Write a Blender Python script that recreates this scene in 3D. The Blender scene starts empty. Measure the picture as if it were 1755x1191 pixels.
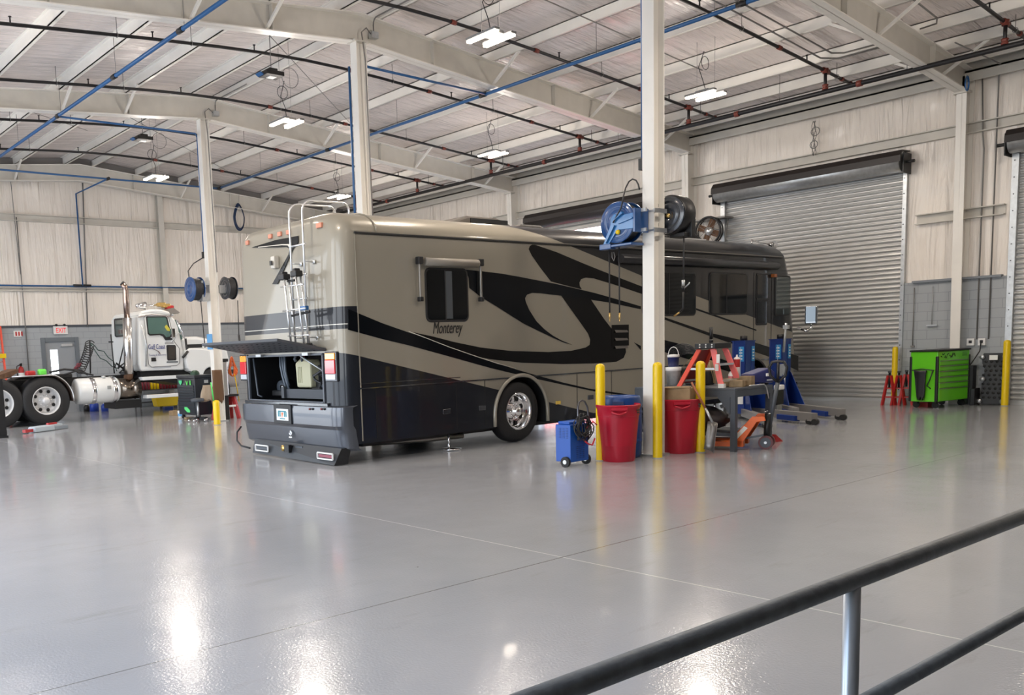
import bpy, bmesh, math, random
from mathutils import Vector, Matrix
random.seed(7)
PI = math.pi
col = bpy.context.scene.collection

# ---------------------------------------------------------------- camera model (survey of the place)
F = 1525.0; PPX, PPY = 625.0, 774.0; CAMZ = 1.7
_X = Vector((2650-PPX, 519-PPY, F)).normalized()
_Y = Vector((-540-PPX, 645-PPY, F)).normalized()
_Z = _X.cross(_Y).normalized(); _Y = _Z.cross(_X)
def P(px, py, ax=2, val=0.0):
    """survey point: where the sight line through a photo point meets a building plane"""
    c = Vector((px-PPX, py-PPY, F))
    d = Vector((_X.dot(c), _Y.dot(c), _Z.dot(c)))
    o = Vector((0, 0, CAMZ))
    return o + d*((val-o[ax])/d[ax])

# ---------------------------------------------------------------- materials
MATS = {}
def mat(name, c, rough=0.5, metal=0.0, coat=0.0, noise=0.0, nscale=8.0, bump=0.0, bscale=20.0, stretch=(1,1,1), emit=0.0, alpha=1.0, trans=0.0):
    if name in MATS: return MATS[name]
    m = bpy.data.materials.new(name); m.use_nodes = True
    nt = m.node_tree; b = nt.nodes['Principled BSDF']
    b.inputs['Base Color'].default_value = (*c, 1); b.inputs['Roughness'].default_value = rough
    b.inputs['Metallic'].default_value = metal; b.inputs['Coat Weight'].default_value = coat
    b.inputs['Coat Roughness'].default_value = 0.04
    if emit: b.inputs['Emission Color'].default_value = (*c, 1); b.inputs['Emission Strength'].default_value = emit
    if trans: b.inputs['Transmission Weight'].default_value = trans
    tc = nt.nodes.new('ShaderNodeTexCoord'); mp = nt.nodes.new('ShaderNodeMapping')
    mp.inputs['Scale'].default_value = stretch
    nt.links.new(tc.outputs['Object'], mp.inputs['Vector'])
    if noise:
        n = nt.nodes.new('ShaderNodeTexNoise'); n.inputs['Scale'].default_value = nscale; n.inputs['Detail'].default_value = 4
        nt.links.new(mp.outputs[0], n.inputs['Vector'])
        mx = nt.nodes.new('ShaderNodeMix'); mx.data_type = 'RGBA'; mx.blend_type = 'MULTIPLY'; mx.inputs[0].default_value = 1
        mr = nt.nodes.new('ShaderNodeMapRange'); mr.inputs[1].default_value = .35; mr.inputs[2].default_value = .65
        mr.inputs[3].default_value = 1-noise; mr.inputs[4].default_value = 1
        nt.links.new(n.outputs['Fac'], mr.inputs[0]); mx.inputs[6].default_value = (*c, 1)
        nt.links.new(mr.outputs[0], mx.inputs[7]); nt.links.new(mx.outputs[2], b.inputs['Base Color'])
    if bump:
        n = nt.nodes.new('ShaderNodeTexNoise'); n.inputs['Scale'].default_value = bscale; n.inputs['Detail'].default_value = 3
        nt.links.new(mp.outputs[0], n.inputs['Vector'])
        bp = nt.nodes.new('ShaderNodeBump'); bp.inputs['Strength'].default_value = bump; bp.inputs['Distance'].default_value = 0.02
        nt.links.new(n.outputs['Fac'], bp.inputs['Height']); nt.links.new(bp.outputs[0], b.inputs['Normal'])
    MATS[name] = m
    return m

def node_mix_color(nt, fac, a, b):
    mx = nt.nodes.new('ShaderNodeMix'); mx.data_type = 'RGBA'
    if fac is not None: nt.links.new(fac, mx.inputs[0])
    for k, v in ((6, a), (7, b)):
        if isinstance(v, tuple): mx.inputs[k].default_value = (*v, 1)
        else: nt.links.new(v, mx.inputs[k])
    return mx.outputs[2]
def node_math(nt, op, a, b=None, c=None):
    n = nt.nodes.new('ShaderNodeMath'); n.operation = op
    for k, v in enumerate((a, b, c)):
        if v is None: continue
        if isinstance(v, (int, float)): n.inputs[k].default_value = v
        else: nt.links.new(v, n.inputs[k])
    return n.outputs[0]

M_steel = mat('primed_steel', (.62,.59,.53), .5, noise=.08, nscale=3)
M_white = mat('white_paint_steel', (.84,.81,.75), .38, noise=.06, nscale=2)
M_galv = mat('galvanised_steel', (.55,.57,.58), .38, .75, noise=.15, nscale=12)
M_conduit = mat('conduit', (.22,.21,.20), .5, .3)
M_alu = mat('aluminium', (.78,.79,.80), .3, .85)
M_chrome = mat('chrome', (.85,.85,.86), .08, 1.0)
M_blackpipe = mat('black_pipe', (.005,.0045,.006), .5)
M_redfit = mat('red_fitting', (.16,.03,.018), .5)
M_bluepipe = mat('blue_pipe', (.018,.10,.27), .35)
M_black = mat('black_plastic', (.009,.009,.010), .45)
M_rubber = mat('rubber', (.010,.010,.011), .6, bump=.2, bscale=30)
M_darksteel = mat('dark_grey_steel', (.055,.065,.08), .45)
M_yellow = mat('safety_yellow', (.80,.55,.006), .35, noise=.05, nscale=3)
M_red = mat('red_plastic', (.40,.004,.022), .38)
M_redpaint = mat('red_paint', (.42,.02,.02), .4)
M_bluedrum = mat('blue_plastic', (.005,.045,.20), .4)
M_blue = mat('blue_paint', (.006,.03,.19), .35)
M_bluebr = mat('bright_blue_paint', (.003,.07,.36), .38)
M_reelblue = mat('reel_blue', (.004,.055,.20), .28, coat=.5)
M_orange = mat('orange_paint', (.72,.13,.02), .4)
M_ladder = mat('orange_fibreglass', (.75,.08,.04), .45)
M_greenp = mat('green_enamel', (.12,.55,.015), .3, coat=.4)
M_whitepl = mat('white_plastic', (.75,.75,.74), .45)
M_whitetruck = mat('white_truck_paint', (.72,.74,.74), .25, coat=.6)
M_glassdark = mat('dark_glass', (.002,.003,.004), .06)
M_glassdark.node_tree.nodes['Principled BSDF'].inputs['Specular IOR Level'].default_value = .3
M_glassgreen = mat('green_tint_glass', (.10,.17,.15), .06, coat=.8)
M_cardboard = mat('cardboard', (.36,.25,.14), .85, noise=.25, nscale=6)
M_wood = mat('wood_block', (.34,.24,.13), .75, noise=.3, nscale=10)
M_fabric = mat('brown_cloth', (.13,.07,.035), .9, bump=.5, bscale=12)
M_tan = mat('tan_leather', (.42,.33,.24), .85, bump=.4, bscale=14)
M_label = mat('white_label', (.8,.8,.78), .5)
M_letterblk = mat('black_lettering', (.01,.01,.012), .4)
M_brass = mat('brass', (.72,.50,.18), .3, .9)
M_rvsilver = mat('rv_dark_paint', (.028,.030,.036), .12, coat=.8)
M_jug = mat('pale_yellow_plastic', (.55,.52,.34), .5)
M_bluejug = mat('blue_jug', (.02,.06,.40), .35)
M_hose = mat('black_hose', (.02,.02,.022), .5)
M_rust = mat('rusty_brown', (.16,.08,.04), .8, noise=.5, nscale=9)
M_bag = mat('dark_bag_plastic', (.10,.085,.085), .35, bump=.7, bscale=9)

# ---------------------------------------------------------------- mesh builder
class MB:
    def __init__(s): s.v = []; s.f = []; s.sm = []; s.mi = []; s.cur = 0
    def add(s, vs, fs, smooth=False):
        o = len(s.v); s.v += [Vector(v) for v in vs]
        for f in fs: s.f.append([i+o for i in f]); s.sm.append(smooth); s.mi.append(s.cur)
        return s
    def box(s, a, b):
        (x0,y0,z0),(x1,y1,z1) = a, b
        x0,x1 = min(x0,x1),max(x0,x1); y0,y1 = min(y0,y1),max(y0,y1); z0,z1 = min(z0,z1),max(z0,z1)
        return s.add([(x0,y0,z0),(x1,y0,z0),(x1,y1,z0),(x0,y1,z0),(x0,y0,z1),(x1,y0,z1),(x1,y1,z1),(x0,y1,z1)],
            [(0,3,2,1),(4,5,6,7),(0,1,5,4),(1,2,6,5),(2,3,7,6),(3,0,4,7)])
    def cbox(s, c, d, rot=None):
        m = Matrix.Rotation(rot, 3, 'Z') if isinstance(rot, (int,float)) else (rot if rot else Matrix.Identity(3))
        c = Vector(c); vs = []
        for z in (-1,1):
            for x, y in ((-1,-1),(1,-1),(1,1),(-1,1)): vs.append(c + m@Vector((x*d[0]/2,y*d[1]/2,z*d[2]/2)))
        return s.add(vs, [(0,3,2,1),(4,5,6,7),(0,1,5,4),(1,2,6,5),(2,3,7,6),(3,0,4,7)])
    def beam(s, p, q, w, h, up=(0,0,1)):
        """rectangular bar from p to q; w sideways, h along up"""
        p, q = Vector(p), Vector(q); d = (q-p).normalized(); u = Vector(up)
        if abs(d.dot(u)) > .98: u = Vector((1,0,0))
        r = d.cross(u).normalized(); u = r.cross(d).normalized(); vs = []
        for e in (p, q):
            for a, b in ((-1,-1),(1,-1),(1,1),(-1,1)): vs.append(e + r*a*w/2 + u*b*h/2)
        return s.add(vs, [(0,1,2,3),(7,6,5,4),(0,4,5,1),(1,5,6,2),(2,6,7,3),(3,7,4,0)])
    def tube(s, pts, r, n=10, caps=True):
        pts = [Vector(p) for p in pts]; rr = r if isinstance(r, (list,tuple)) else [r]*len(pts)
        vs = []; up = None
        for i, p in enumerate(pts):
            a = pts[max(i-1,0)]; b = pts[min(i+1,len(pts)-1)]; d = (b-a)
            if d.length < 1e-9: d = Vector((0,0,1))
            d.normalize()
            if up is None: up = Vector((0,0,1)) if abs(d.z) < .9 else Vector((1,0,0))
            u = (up - d*up.dot(d))
            if u.length < 1e-4: u = Vector((0,1,0)) - d*d.y
            u.normalize(); up = u; w = d.cross(u)
            for k in range(n):
                t = 2*PI*k/n; vs.append(p + u*math.cos(t)*rr[i] + w*math.sin(t)*rr[i])
        fs = []
        for i in range(len(pts)-1):
            for k in range(n): a = i*n+k; b = i*n+(k+1)%n; fs.append((a,b,b+n,a+n))
        s.add(vs, fs, True)
        if caps:
            o = len(pts)-1
            s.add(vs[:n], [tuple(range(n))[::-1]]); s.add(vs[o*n:], [tuple(range(n))])
        return s
    def lathe(s, prof, c=(0,0,0), axis='z', n=24, smooth=True):
        """prof: list of (radius, height)"""
        c = Vector(c); vs = []
        for r, h in prof:
            for k in range(n):
                t = 2*PI*k/n; x, y = r*math.cos(t), r*math.sin(t)
                vs.append(c + Vector({'z':(x,y,h),'x':(h,x,y),'y':(y,h,x)}[axis]))
        fs = []
        for i in range(len(prof)-1):
            for k in range(n): a = i*n+k; b = i*n+(k+1)%n; fs.append((a,b,b+n,a+n))
        return s.add(vs, fs, smooth)
    def prism(s, poly, d):
        """extrude a planar polygon by vector d (concave allowed: n-gon caps)"""
        poly = [Vector(p) for p in poly]; d = Vector(d); n = len(poly)
        vs = poly + [p+d for p in poly]
        fs = [tuple(range(n)), tuple(range(2*n-1, n-1, -1))] + [(i,i+n,(i+1)%n+n,(i+1)%n) for i in range(n)]
        return s.add(vs, fs)
    def ring(s, c, R_, r, axis='y', n=32, m=8, a0=0, a1=2*PI):
        pts = []
        full = abs(a1-a0-2*PI) < 1e-6
        for k in range(n+1):
            t = a0+(a1-a0)*k/n
            x, y = R_*math.cos(t), R_*math.sin(t)
            pts.append(Vector(c)+Vector({'y':(x,0,y),'x':(0,x,y),'z':(x,y,0)}[axis]))
        return s.tube(pts, r, m, caps=not full)
    def build(s, name, m, parent=None, bevel=0.0, seg=2, recalc=True, world=True):
        me = bpy.data.meshes.new(name)
        org = Vector((0,0,0)); inv = None
        if parent is not None and world:
            inv = WM[parent.name].inverted()
        me.from_pydata([(inv@v if inv else v) for v in s.v], [], s.f)
        ms = m if isinstance(m, (list,tuple)) else [m]
        for q in ms: me.materials.append(q)
        for i, p in enumerate(me.polygons): p.use_smooth = s.sm[i]; p.material_index = min(s.mi[i], len(ms)-1)
        if recalc:
            bm = bmesh.new(); bm.from_mesh(me); bmesh.ops.remove_doubles(bm, verts=bm.verts, dist=1e-5)
            bmesh.ops.recalc_face_normals(bm, faces=bm.faces); bm.to_mesh(me); bm.free()
        o = bpy.data.objects.new(name, me); col.objects.link(o)
        if parent is not None: o.parent = parent; WM[o.name] = WM[parent.name]
        else: WM[o.name] = Matrix.Identity(4)
        if bevel:
            b = o.modifiers.new('bevel', 'BEVEL'); b.width = bevel; b.segments = seg; b.limit_method = 'ANGLE'; b.angle_limit = math.radians(50)
        return o
WM = {}
def tag(o, label=None, cat=None, group=None, kind=None):
    if label: o['label'] = label
    if cat: o['category'] = cat
    if group: o['group'] = group
    if kind: o['kind'] = kind
    return o
def thing(name, loc, label, cat, group=None, rz=0.0):
    o = bpy.data.objects.new(name, None); col.objects.link(o)
    o.location = loc; o.rotation_euler = (0,0,rz); o.empty_display_size = .1
    WM[o.name] = Matrix.Translation(Vector(loc)) @ Matrix.Rotation(rz, 4, 'Z')
    return tag(o, label, cat, group)
def struct(o): o['kind'] = 'structure'; return o
def solo(mb, name, m, label, cat, group=None, bevel=0.0):
    """a top-level thing that is one mesh, origin moved to its base"""
    lo = Vector((min(v.x for v in mb.v), min(v.y for v in mb.v), min(v.z for v in mb.v)))
    hi = Vector((max(v.x for v in mb.v), max(v.y for v in mb.v), max(v.z for v in mb.v)))
    c = Vector(((lo.x+hi.x)/2, (lo.y+hi.y)/2, lo.z))
    mb.v = [v-c for v in mb.v]
    o = mb.build(name, m, bevel=bevel); o.location = c
    return tag(o, label, cat, group)
def text_mesh(txt, name, m, parent, size, origin, xdir, updir, shear=0.0, ext=0.002, width=None):
    cu = bpy.data.curves.new(name+'_curve', 'FONT'); cu.body = txt; cu.size = size; cu.shear = shear; cu.extrude = ext; cu.resolution_u = 3; cu.offset = 0.0
    t = bpy.data.objects.new(name+'_tmp', cu); col.objects.link(t)
    bpy.context.view_layer.update()
    me = bpy.data.meshes.new_from_object(t.evaluated_get(bpy.context.evaluated_depsgraph_get()))
    bpy.data.objects.remove(t); bpy.data.curves.remove(cu)
    me.name = name; me.materials.clear(); me.materials.append(m)
    x = Vector(xdir).normalized(); u = Vector(updir).normalized(); n = x.cross(u)
    w = max((v.co.x for v in me.vertices), default=1)-min((v.co.x for v in me.vertices), default=0)
    kx = (width/w) if width else 1.0
    inv = WM[parent.name].inverted() if parent else Matrix.Identity(4)
    for v in me.vertices: v.co = inv @ (Vector(origin) + x*v.co.x*kx + u*v.co.y + n*v.co.z)
    o = bpy.data.objects.new(name, me); col.objects.link(o)
    if parent: o.parent = parent; WM[o.name] = WM[parent.name]
    return o
def bake(o, boolean_cutters=()):
    """apply boolean cutters to a mesh object, then delete the cutters"""
    for c in boolean_cutters:
        b = o.modifiers.new('cut', 'BOOLEAN'); b.operation = 'DIFFERENCE'; b.object = c; b.solver = 'EXACT'
    bpy.context.view_layer.update()
    me = bpy.data.meshes.new_from_object(o.evaluated_get(bpy.context.evaluated_depsgraph_get()))
    o.modifiers.clear(); old = o.data; o.data = me; me.name = old.name
    for c in boolean_cutters: d = c.data; bpy.data.objects.remove(c); bpy.data.meshes.remove(d)
    return o
def copy_tree(o, parent=None):
    c = o.copy(); col.objects.link(c); c.parent = parent
    WM[c.name] = WM.get(o.name, Matrix.Identity(4))
    for ch in list(o.children): copy_tree(ch, c)
    return c
def V(*a): return Vector(a)
def arc(c, r, a0, a1, n, ax=(1,0,0), ay=(0,0,1)):
    c = Vector(c); ax = Vector(ax); ay = Vector(ay)
    return [c + ax*r*math.cos(a0+(a1-a0)*k/n) + ay*r*math.sin(a0+(a1-a0)*k/n) for k in range(n+1)]

# ================================================================ THE BUILDING
RX, RIDGE, LX, EY, BY = 22.4, 11.0, -1.2, 30.0, -9.0     # right wall, ridge, near wall, end wall, wall behind
def ztop(x): return 8.12 - .094*abs(x-RIDGE)             # rafter top
def zbot(x): return 7.58 - (.09 if x > RIDGE else .075)*abs(x-RIDGE)
def zroof(x): return ztop(x) + .24

# floor: grey epoxy with saw-cut joints
def floor_material():
    m = bpy.data.materials.new('grey_epoxy_floor'); m.use_nodes = True; nt = m.node_tree; b = nt.nodes['Principled BSDF']
    tc = nt.nodes.new('ShaderNodeTexCoord'); sep = nt.nodes.new('ShaderNodeSeparateXYZ'); nt.links.new(tc.outputs['Object'], sep.inputs[0])
    def line(out, pos, w):
        d = node_math(nt, 'ABSOLUTE', node_math(nt, 'SUBTRACT', out, pos)); return node_math(nt, 'LESS_THAN', d, w)
    acc = None
    for ax, pos, w in (('Y',4.6,.006),('Y',11.5,.004),('X',-1.0,.004),('Y',18.0,.005),('X',11.9,.004),('X',18.3,.004),('Y',-2,.005)):
        l = line(sep.outputs[ax], pos, w); acc = l if acc is None else node_math(nt, 'MAXIMUM', acc, l)
    n1 = nt.nodes.new('ShaderNodeTexNoise'); n1.inputs['Scale'].default_value = .55; n1.inputs['Detail'].default_value = 6; n1.inputs['Roughness'].default_value = .6
    nt.links.new(tc.outputs['Object'], n1.inputs['Vector'])
    r1 = nt.nodes.new('ShaderNodeMapRange'); r1.inputs[1].default_value = .3; r1.inputs[2].default_value = .7; nt.links.new(n1.outputs['Fac'], r1.inputs[0])
    base = node_mix_color(nt, r1.outputs[0], (.345,.355,.375), (.39,.40,.42))
    mp = nt.nodes.new('ShaderNodeMapping'); mp.inputs['Scale'].default_value = (.35,1.6,1); mp.inputs['Rotation'].default_value = (0,0,.1)
    nt.links.new(tc.outputs['Object'], mp.inputs['Vector'])
    n2 = nt.nodes.new('ShaderNodeTexNoise'); n2.inputs['Scale'].default_value = 1.7; n2.inputs['Detail'].default_value = 8; n2.inputs['Roughness'].default_value = .72
    nt.links.new(mp.outputs[0], n2.inputs['Vector'])
    r2 = nt.nodes.new('ShaderNodeMapRange'); r2.inputs[1].default_value = .57; r2.inputs[2].default_value = .76; r2.inputs[4].default_value = .7; nt.links.new(n2.outputs['Fac'], r2.inputs[0])
    c2 = node_mix_color(nt, r2.outputs[0], base, (.27,.265,.26))
    n3 = nt.nodes.new('ShaderNodeTexVoronoi'); n3.inputs['Scale'].default_value = 1.9; nt.links.new(tc.outputs['Object'], n3.inputs['Vector'])
    spot = node_math(nt, 'LESS_THAN', n3.outputs['Distance'], .016)
    c3 = node_mix_color(nt, spot, c2, (.16,.16,.16))
    pale = line(sep.outputs['X'], 5.4, .006)
    c3 = node_mix_color(nt, pale, c3, (.66,.66,.65))
    c4 = node_mix_color(nt, acc, c3, (.15,.15,.15))
    nt.links.new(c4, b.inputs['Base Color'])
    r4 = nt.nodes.new('ShaderNodeMapRange'); r4.inputs[1].default_value = .3; r4.inputs[2].default_value = .7; r4.inputs[3].default_value = .10; r4.inputs[4].default_value = .18
    nt.links.new(n2.outputs['Fac'], r4.inputs[0]); nt.links.new(r4.outputs[0], b.inputs['Roughness'])
    b.inputs['IOR'].default_value = 1.5; b.inputs['Coat Weight'].default_value = .3; b.inputs['Coat Roughness'].default_value = .07
    n5 = nt.nodes.new('ShaderNodeTexNoise'); n5.inputs['Scale'].default_value = 60; n5.inputs['Detail'].default_value = 2; nt.links.new(tc.outputs['Object'], n5.inputs['Vector'])
    n6 = nt.nodes.new('ShaderNodeTexNoise'); n6.inputs['Scale'].default_value = 1.3; nt.links.new(tc.outputs['Object'], n6.inputs['Vector'])
    h = node_math(nt, 'MULTIPLY_ADD', n6.outputs['Fac'], 4.0, n5.outputs['Fac'])
    bp = nt.nodes.new('ShaderNodeBump'); bp.inputs['Strength'].default_value = .5; bp.inputs['Distance'].default_value = .0028
    nt.links.new(h, bp.inputs['Height']); nt.links.new(bp.outputs[0], b.inputs['Normal'])
    return m
struct(MB().box((LX-.3,BY-.3,-.2),(RX+.3,EY+.3,0)).build('floor', floor_material()))
M_ground = mat('outside_concrete', (.42,.41,.39), .8, noise=.2, nscale=.5)
struct(MB().box((-60,-50,-.3),(80,80,-.205)).build('ground', M_ground))

# insulation facing: glossy white vinyl sheet with folds
def vinyl(name, c, axis, scale=3.0, strength=.5, rough=.3, c2=None):
    m = bpy.data.materials.new(name); m.use_nodes = True; nt = m.node_tree; b = nt.nodes['Principled BSDF']
    tc = nt.nodes.new('ShaderNodeTexCoord'); mp = nt.nodes.new('ShaderNodeMapping'); nt.links.new(tc.outputs['Object'], mp.inputs['Vector'])
    mp.inputs['Scale'].default_value = {'x':(.5,5,1),'z':(6,6,.45)}[axis]
    n = nt.nodes.new('ShaderNodeTexNoise'); n.inputs['Scale'].default_value = scale*.5; n.inputs['Detail'].default_value = 3.5; n.inputs['Distortion'].default_value = .8
    nt.links.new(mp.outputs[0], n.inputs['Vector'])
    n2 = nt.nodes.new('ShaderNodeTexNoise'); n2.inputs['Scale'].default_value = .9; n2.inputs['Detail'].default_value = 2; nt.links.new(tc.outputs['Object'], n2.inputs['Vector'])
    amp = nt.nodes.new('ShaderNodeMapRange'); amp.inputs[1].default_value = .35; amp.inputs[2].default_value = .7; nt.links.new(n2.outputs['Fac'], amp.inputs[0])
    h = node_math(nt, 'MULTIPLY', n.outputs['Fac'], node_math(nt, 'ADD', amp.outputs[0], .25))
    bp = nt.nodes.new('ShaderNodeBump'); bp.inputs['Strength'].default_value = strength; bp.inputs['Distance'].default_value = .12
    nt.links.new(h, bp.inputs['Height']); nt.links.new(bp.outputs[0], b.inputs['Normal'])
    col_ = node_mix_color(nt, n2.outputs['Fac'], c, c2 or tuple(k*.93 for k in c))
    nt.links.new(col_, b.inputs['Base Color']); b.inputs['Roughness'].default_value = rough
    return m
M_roofvinyl = vinyl('roof_insulation_facing', (.76,.69,.66), 'x', 3.0, 1.0, .27)
M_wallvinyl = vinyl('wall_insulation_facing', (.86,.795,.72), 'z', 2.0, 1.0, .28)

def block_material(name, c):
    m = bpy.data.materials.new(name); m.use_nodes = True; nt = m.node_tree; b = nt.nodes['Principled BSDF']
    tc = nt.nodes.new('ShaderNodeTexCoord'); sep = nt.nodes.new('ShaderNodeSeparateXYZ'); nt.links.new(tc.outputs['Object'], sep.inputs[0])
    cb = nt.nodes.new('ShaderNodeCombineXYZ'); nt.links.new(node_math(nt, 'ADD', sep.outputs['X'], sep.outputs['Y']), cb.inputs[0]); nt.links.new(sep.outputs['Z'], cb.inputs[1])
    br = nt.nodes.new('ShaderNodeTexBrick'); br.inputs['Scale'].default_value = 1.0; br.inputs['Mortar Size'].default_value = .006; br.inputs['Brick Width'].default_value = .41; br.inputs['Row Height'].default_value = .205
    br.inputs['Color1'].default_value = (*c,1); br.inputs['Color2'].default_value = (*[k*.96 for k in c],1); br.inputs['Mortar'].default_value = (*[k*.72 for k in c],1)
    nt.links.new(cb.outputs[0], br.inputs['Vector']); nt.links.new(br.outputs['Color'], b.inputs['Base Color']); b.inputs['Roughness'].default_value = .55
    bp = nt.nodes.new('ShaderNodeBump'); bp.inputs['Strength'].default_value = .3; bp.inputs['Distance'].default_value = .005; bp.invert = True
    nt.links.new(br.outputs['Fac'], bp.inputs['Height']); nt.links.new(bp.outputs[0], b.inputs['Normal'])
    return m
M_block = block_material('painted_block', (.36,.385,.405))
M_blockr = M_block

ZB = 2.72   # height of the block wainscot
def wall_x(name, x0, x1, face, holes, zeave, ybounds=(BY, EY)):
    """wall lying in a plane X = const with rectangular openings (y0,y1,ztop)"""
    ys = [ybounds[0]]
    for (a,b_,h) in sorted(holes): ys += [a, b_]
    ys.append(ybounds[1])
    mb = MB()
    xi = x0-.12 if face < 0 else x0+.12     # the block stands slightly proud
    for i in range(0, len(ys), 2):
        mb.cur = 0; mb.box((x0,ys[i],ZB),(x1,ys[i+1],zeave))
        mb.cur = 1; mb.box((x0+face*.06,ys[i],0),(x1,ys[i+1],ZB))
    mb.cur = 0
    for (a,b_,h) in holes: mb.box((x0,a,h),(x1,b_,zeave))
    return struct(mb.build(name, [M_wallvinyl, M_block], recalc=False))
wall_x('wall_right', RX, RX+.3, -1, [(8.95,13.4,5.2),(15.45,20.0,5.2),(2.3,6.85,5.2)], 7.55)
wall_x('wall_near', LX, LX-.3, 1, [(2.2,4.8,5.3),(6.4,12.6,5.3),(13.9,19.6,5.3),(20.9,27.4,5.3)], 7.3)
# end wall (gable) with block below
mb = MB(); mb.prism([(LX,EY,ZB+.15),(RX,EY,ZB+.15),(RX,EY,zroof(RX)),(RIDGE,EY,zroof(RIDGE)),(LX,EY,zroof(LX))], (0,.3,0))
mb.cur = 1; mb.box((LX,EY-.06,0),(9.42,EY+.3,ZB+.15)); mb.box((10.68,EY-.06,0),(RX,EY+.3,ZB+.15)); mb.box((9.42,EY-.06,2.5),(10.68,EY+.3,ZB+.15))
struct(mb.build('wall_end', [M_wallvinyl, M_block]))
mb = MB(); mb.prism([(LX,BY,0),(RX,BY,0),(RX,BY,zroof(RX)),(RIDGE,BY,zroof(RIDGE)),(LX,BY,zroof(LX))], (0,-.3,0))
struct(mb.build('wall_behind', mat('grey_painted_wall', (.16,.16,.16), .7)))
# roof sheets
mb = MB()
for xa, xb in ((RIDGE, RX+.3), (LX-.3, RIDGE)):
    a = V(xa,0,zroof(xa)); b = V(xb,0,zroof(xb))
    mb.prism([(a.x,BY-.3,a.z),(b.x,BY-.3,b.z),(b.x,BY-.3,b.z+.1),(a.x,BY-.3,a.z+.1)], (0,EY-BY+.6,0))
struct(mb.build('ceiling', M_roofvinyl))

mb = MB(); mb.prism([(LX,EY-.32,ztop(LX)),(RIDGE,EY-.32,ztop(RIDGE)),(RX,EY-.32,ztop(RX)),(RX,EY-.32,zroof(RX)-.01),(RIDGE,EY-.32,zroof(RIDGE)-.01),(LX,EY-.32,zroof(LX)-.01)], (0,.02,0)); struct(mb.build('trim_11', mat('painted_shadow_grey', (.20,.19,.185), .7)))  # dark sheet painted in for the shaded openings between the purlins
# wall girts (horizontal steel lines on the walls)
def girt(name, p, q, face, h=.2, d=.14):
    mb = MB(); p = V(*p); q = V(*q); f = V(*face)
    mb.beam(p+f*d/2, q+f*d/2, d, .022); mb.beam(p+f*d/2-V(0,0,h), q+f*d/2-V(0,0,h), d, .022); mb.beam(p+f*.012-V(0,0,h/2), q+f*.012-V(0,0,h/2), .02, h)
    return struct(mb.build(name, M_steel))
girt('trim_1', (RX,BY,5.98), (RX,EY,5.98), (-1,0,0))
girt('trim_2', (RX,13.75,4.18), (RX,15.1,4.18), (-1,0,0)); girt('trim_3', (RX,7.0,4.2), (RX,8.7,4.2), (-1,0,0))
girt('trim_4', (RX,20.3,4.2), (RX,EY,4.2), (-1,0,0))
girt('trim_5', (LX,EY,6.45), (RX,EY,6.45), (0,-1,0)); girt('trim_6', (LX,EY,4.12), (RX,EY,4.12), (0,-1,0), .1)
struct(MB().box((RX-.14,BY,ZB-.02),(RX,2.15,ZB+.03)).box((RX-.14,7.0,ZB-.02),(RX,8.72,ZB+.03)).box((RX-.14,13.6,ZB-.02),(RX,15.2,ZB+.02)).build('trim_7', mat('block_cap_grey', (.20,.22,.245), .5)))
struct(MB().box((LX,EY-.1,ZB+.12),(RX,EY,ZB+.19)).build('trim_8', M_darksteel))
# eave strut / angle along the right wall
mb = MB(); mb.box((RX-.32,BY,6.98),(RX,EY,7.02)); mb.box((RX-.32,BY,6.80),(RX-.29,EY,7.02)); struct(mb.build('trim_9', M_steel))
struct(MB().box((RX-.1,BY,7.02),(RX-.02,EY,7.3)).build('trim_10', M_steel))

# I-section columns
def ibeam_v(mb, x, y, z0, z1, w, d, along='x'):
    t = .02
    if along == 'x':   # web runs along x, flanges are faces perpendicular to x
        mb.box((x-d/2,y-w/2,z0),(x-d/2+t,y+w/2,z1)); mb.box((x+d/2-t,y-w/2,z0),(x+d/2,y+w/2,z1)); mb.box((x-d/2+t,y-.008,z0),(x+d/2-t,y+.008,z1))
    else:
        mb.box((x-w/2,y-d/2,z0),(x+w/2,y-d/2+t,z1)); mb.box((x-w/2,y+d/2-t,z0),(x+w/2,y+d/2,z1)); mb.box((x-.008,y-d/2+t,z0),(x+.008,y+d/2-t,z1))
FY = [1.1, 7.6, 14.2, 20.7]; CX3, CY3 = 11.20, 7.79
cl = ['white steel column nearest the camera left of the pallet cans, cut by the frame top', 'white steel I-column with blue and black hose reels, standing among yellow bollards',
      'white steel column rising behind the motorhome roof near its rear ladder', 'white steel column behind the motorhome left rear, beside the white truck nose']
for i, y in enumerate(FY):
    if i == 0: continue
    c = thing('steel_column', (RIDGE-.05, y, 0), cl[i], 'column')
    xc = CX3 if i == 1 else RIDGE-.05; yc = CY3 if i == 1 else y
    mb = MB(); ibeam_v(mb, xc, yc, .02, 7.56, .19, .25, 'x'); mb.build('shaft', M_white, c)
    MB().box((xc-.18,yc-.14,0),(xc+.18,yc+.14,.02)).build('base_plate', M_galv, c)
    MB().box((xc-.18,yc-.13,7.56),(xc+.18,yc+.13,7.585)).build('cap_plate', M_steel, c)
wl = ['steel wall column right of the middle roll-up door, behind the green tool cabinet', 'steel wall column between the two left roll-up doors, behind the black hose reel', 'steel wall column left of the raised roll-up door']
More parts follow.
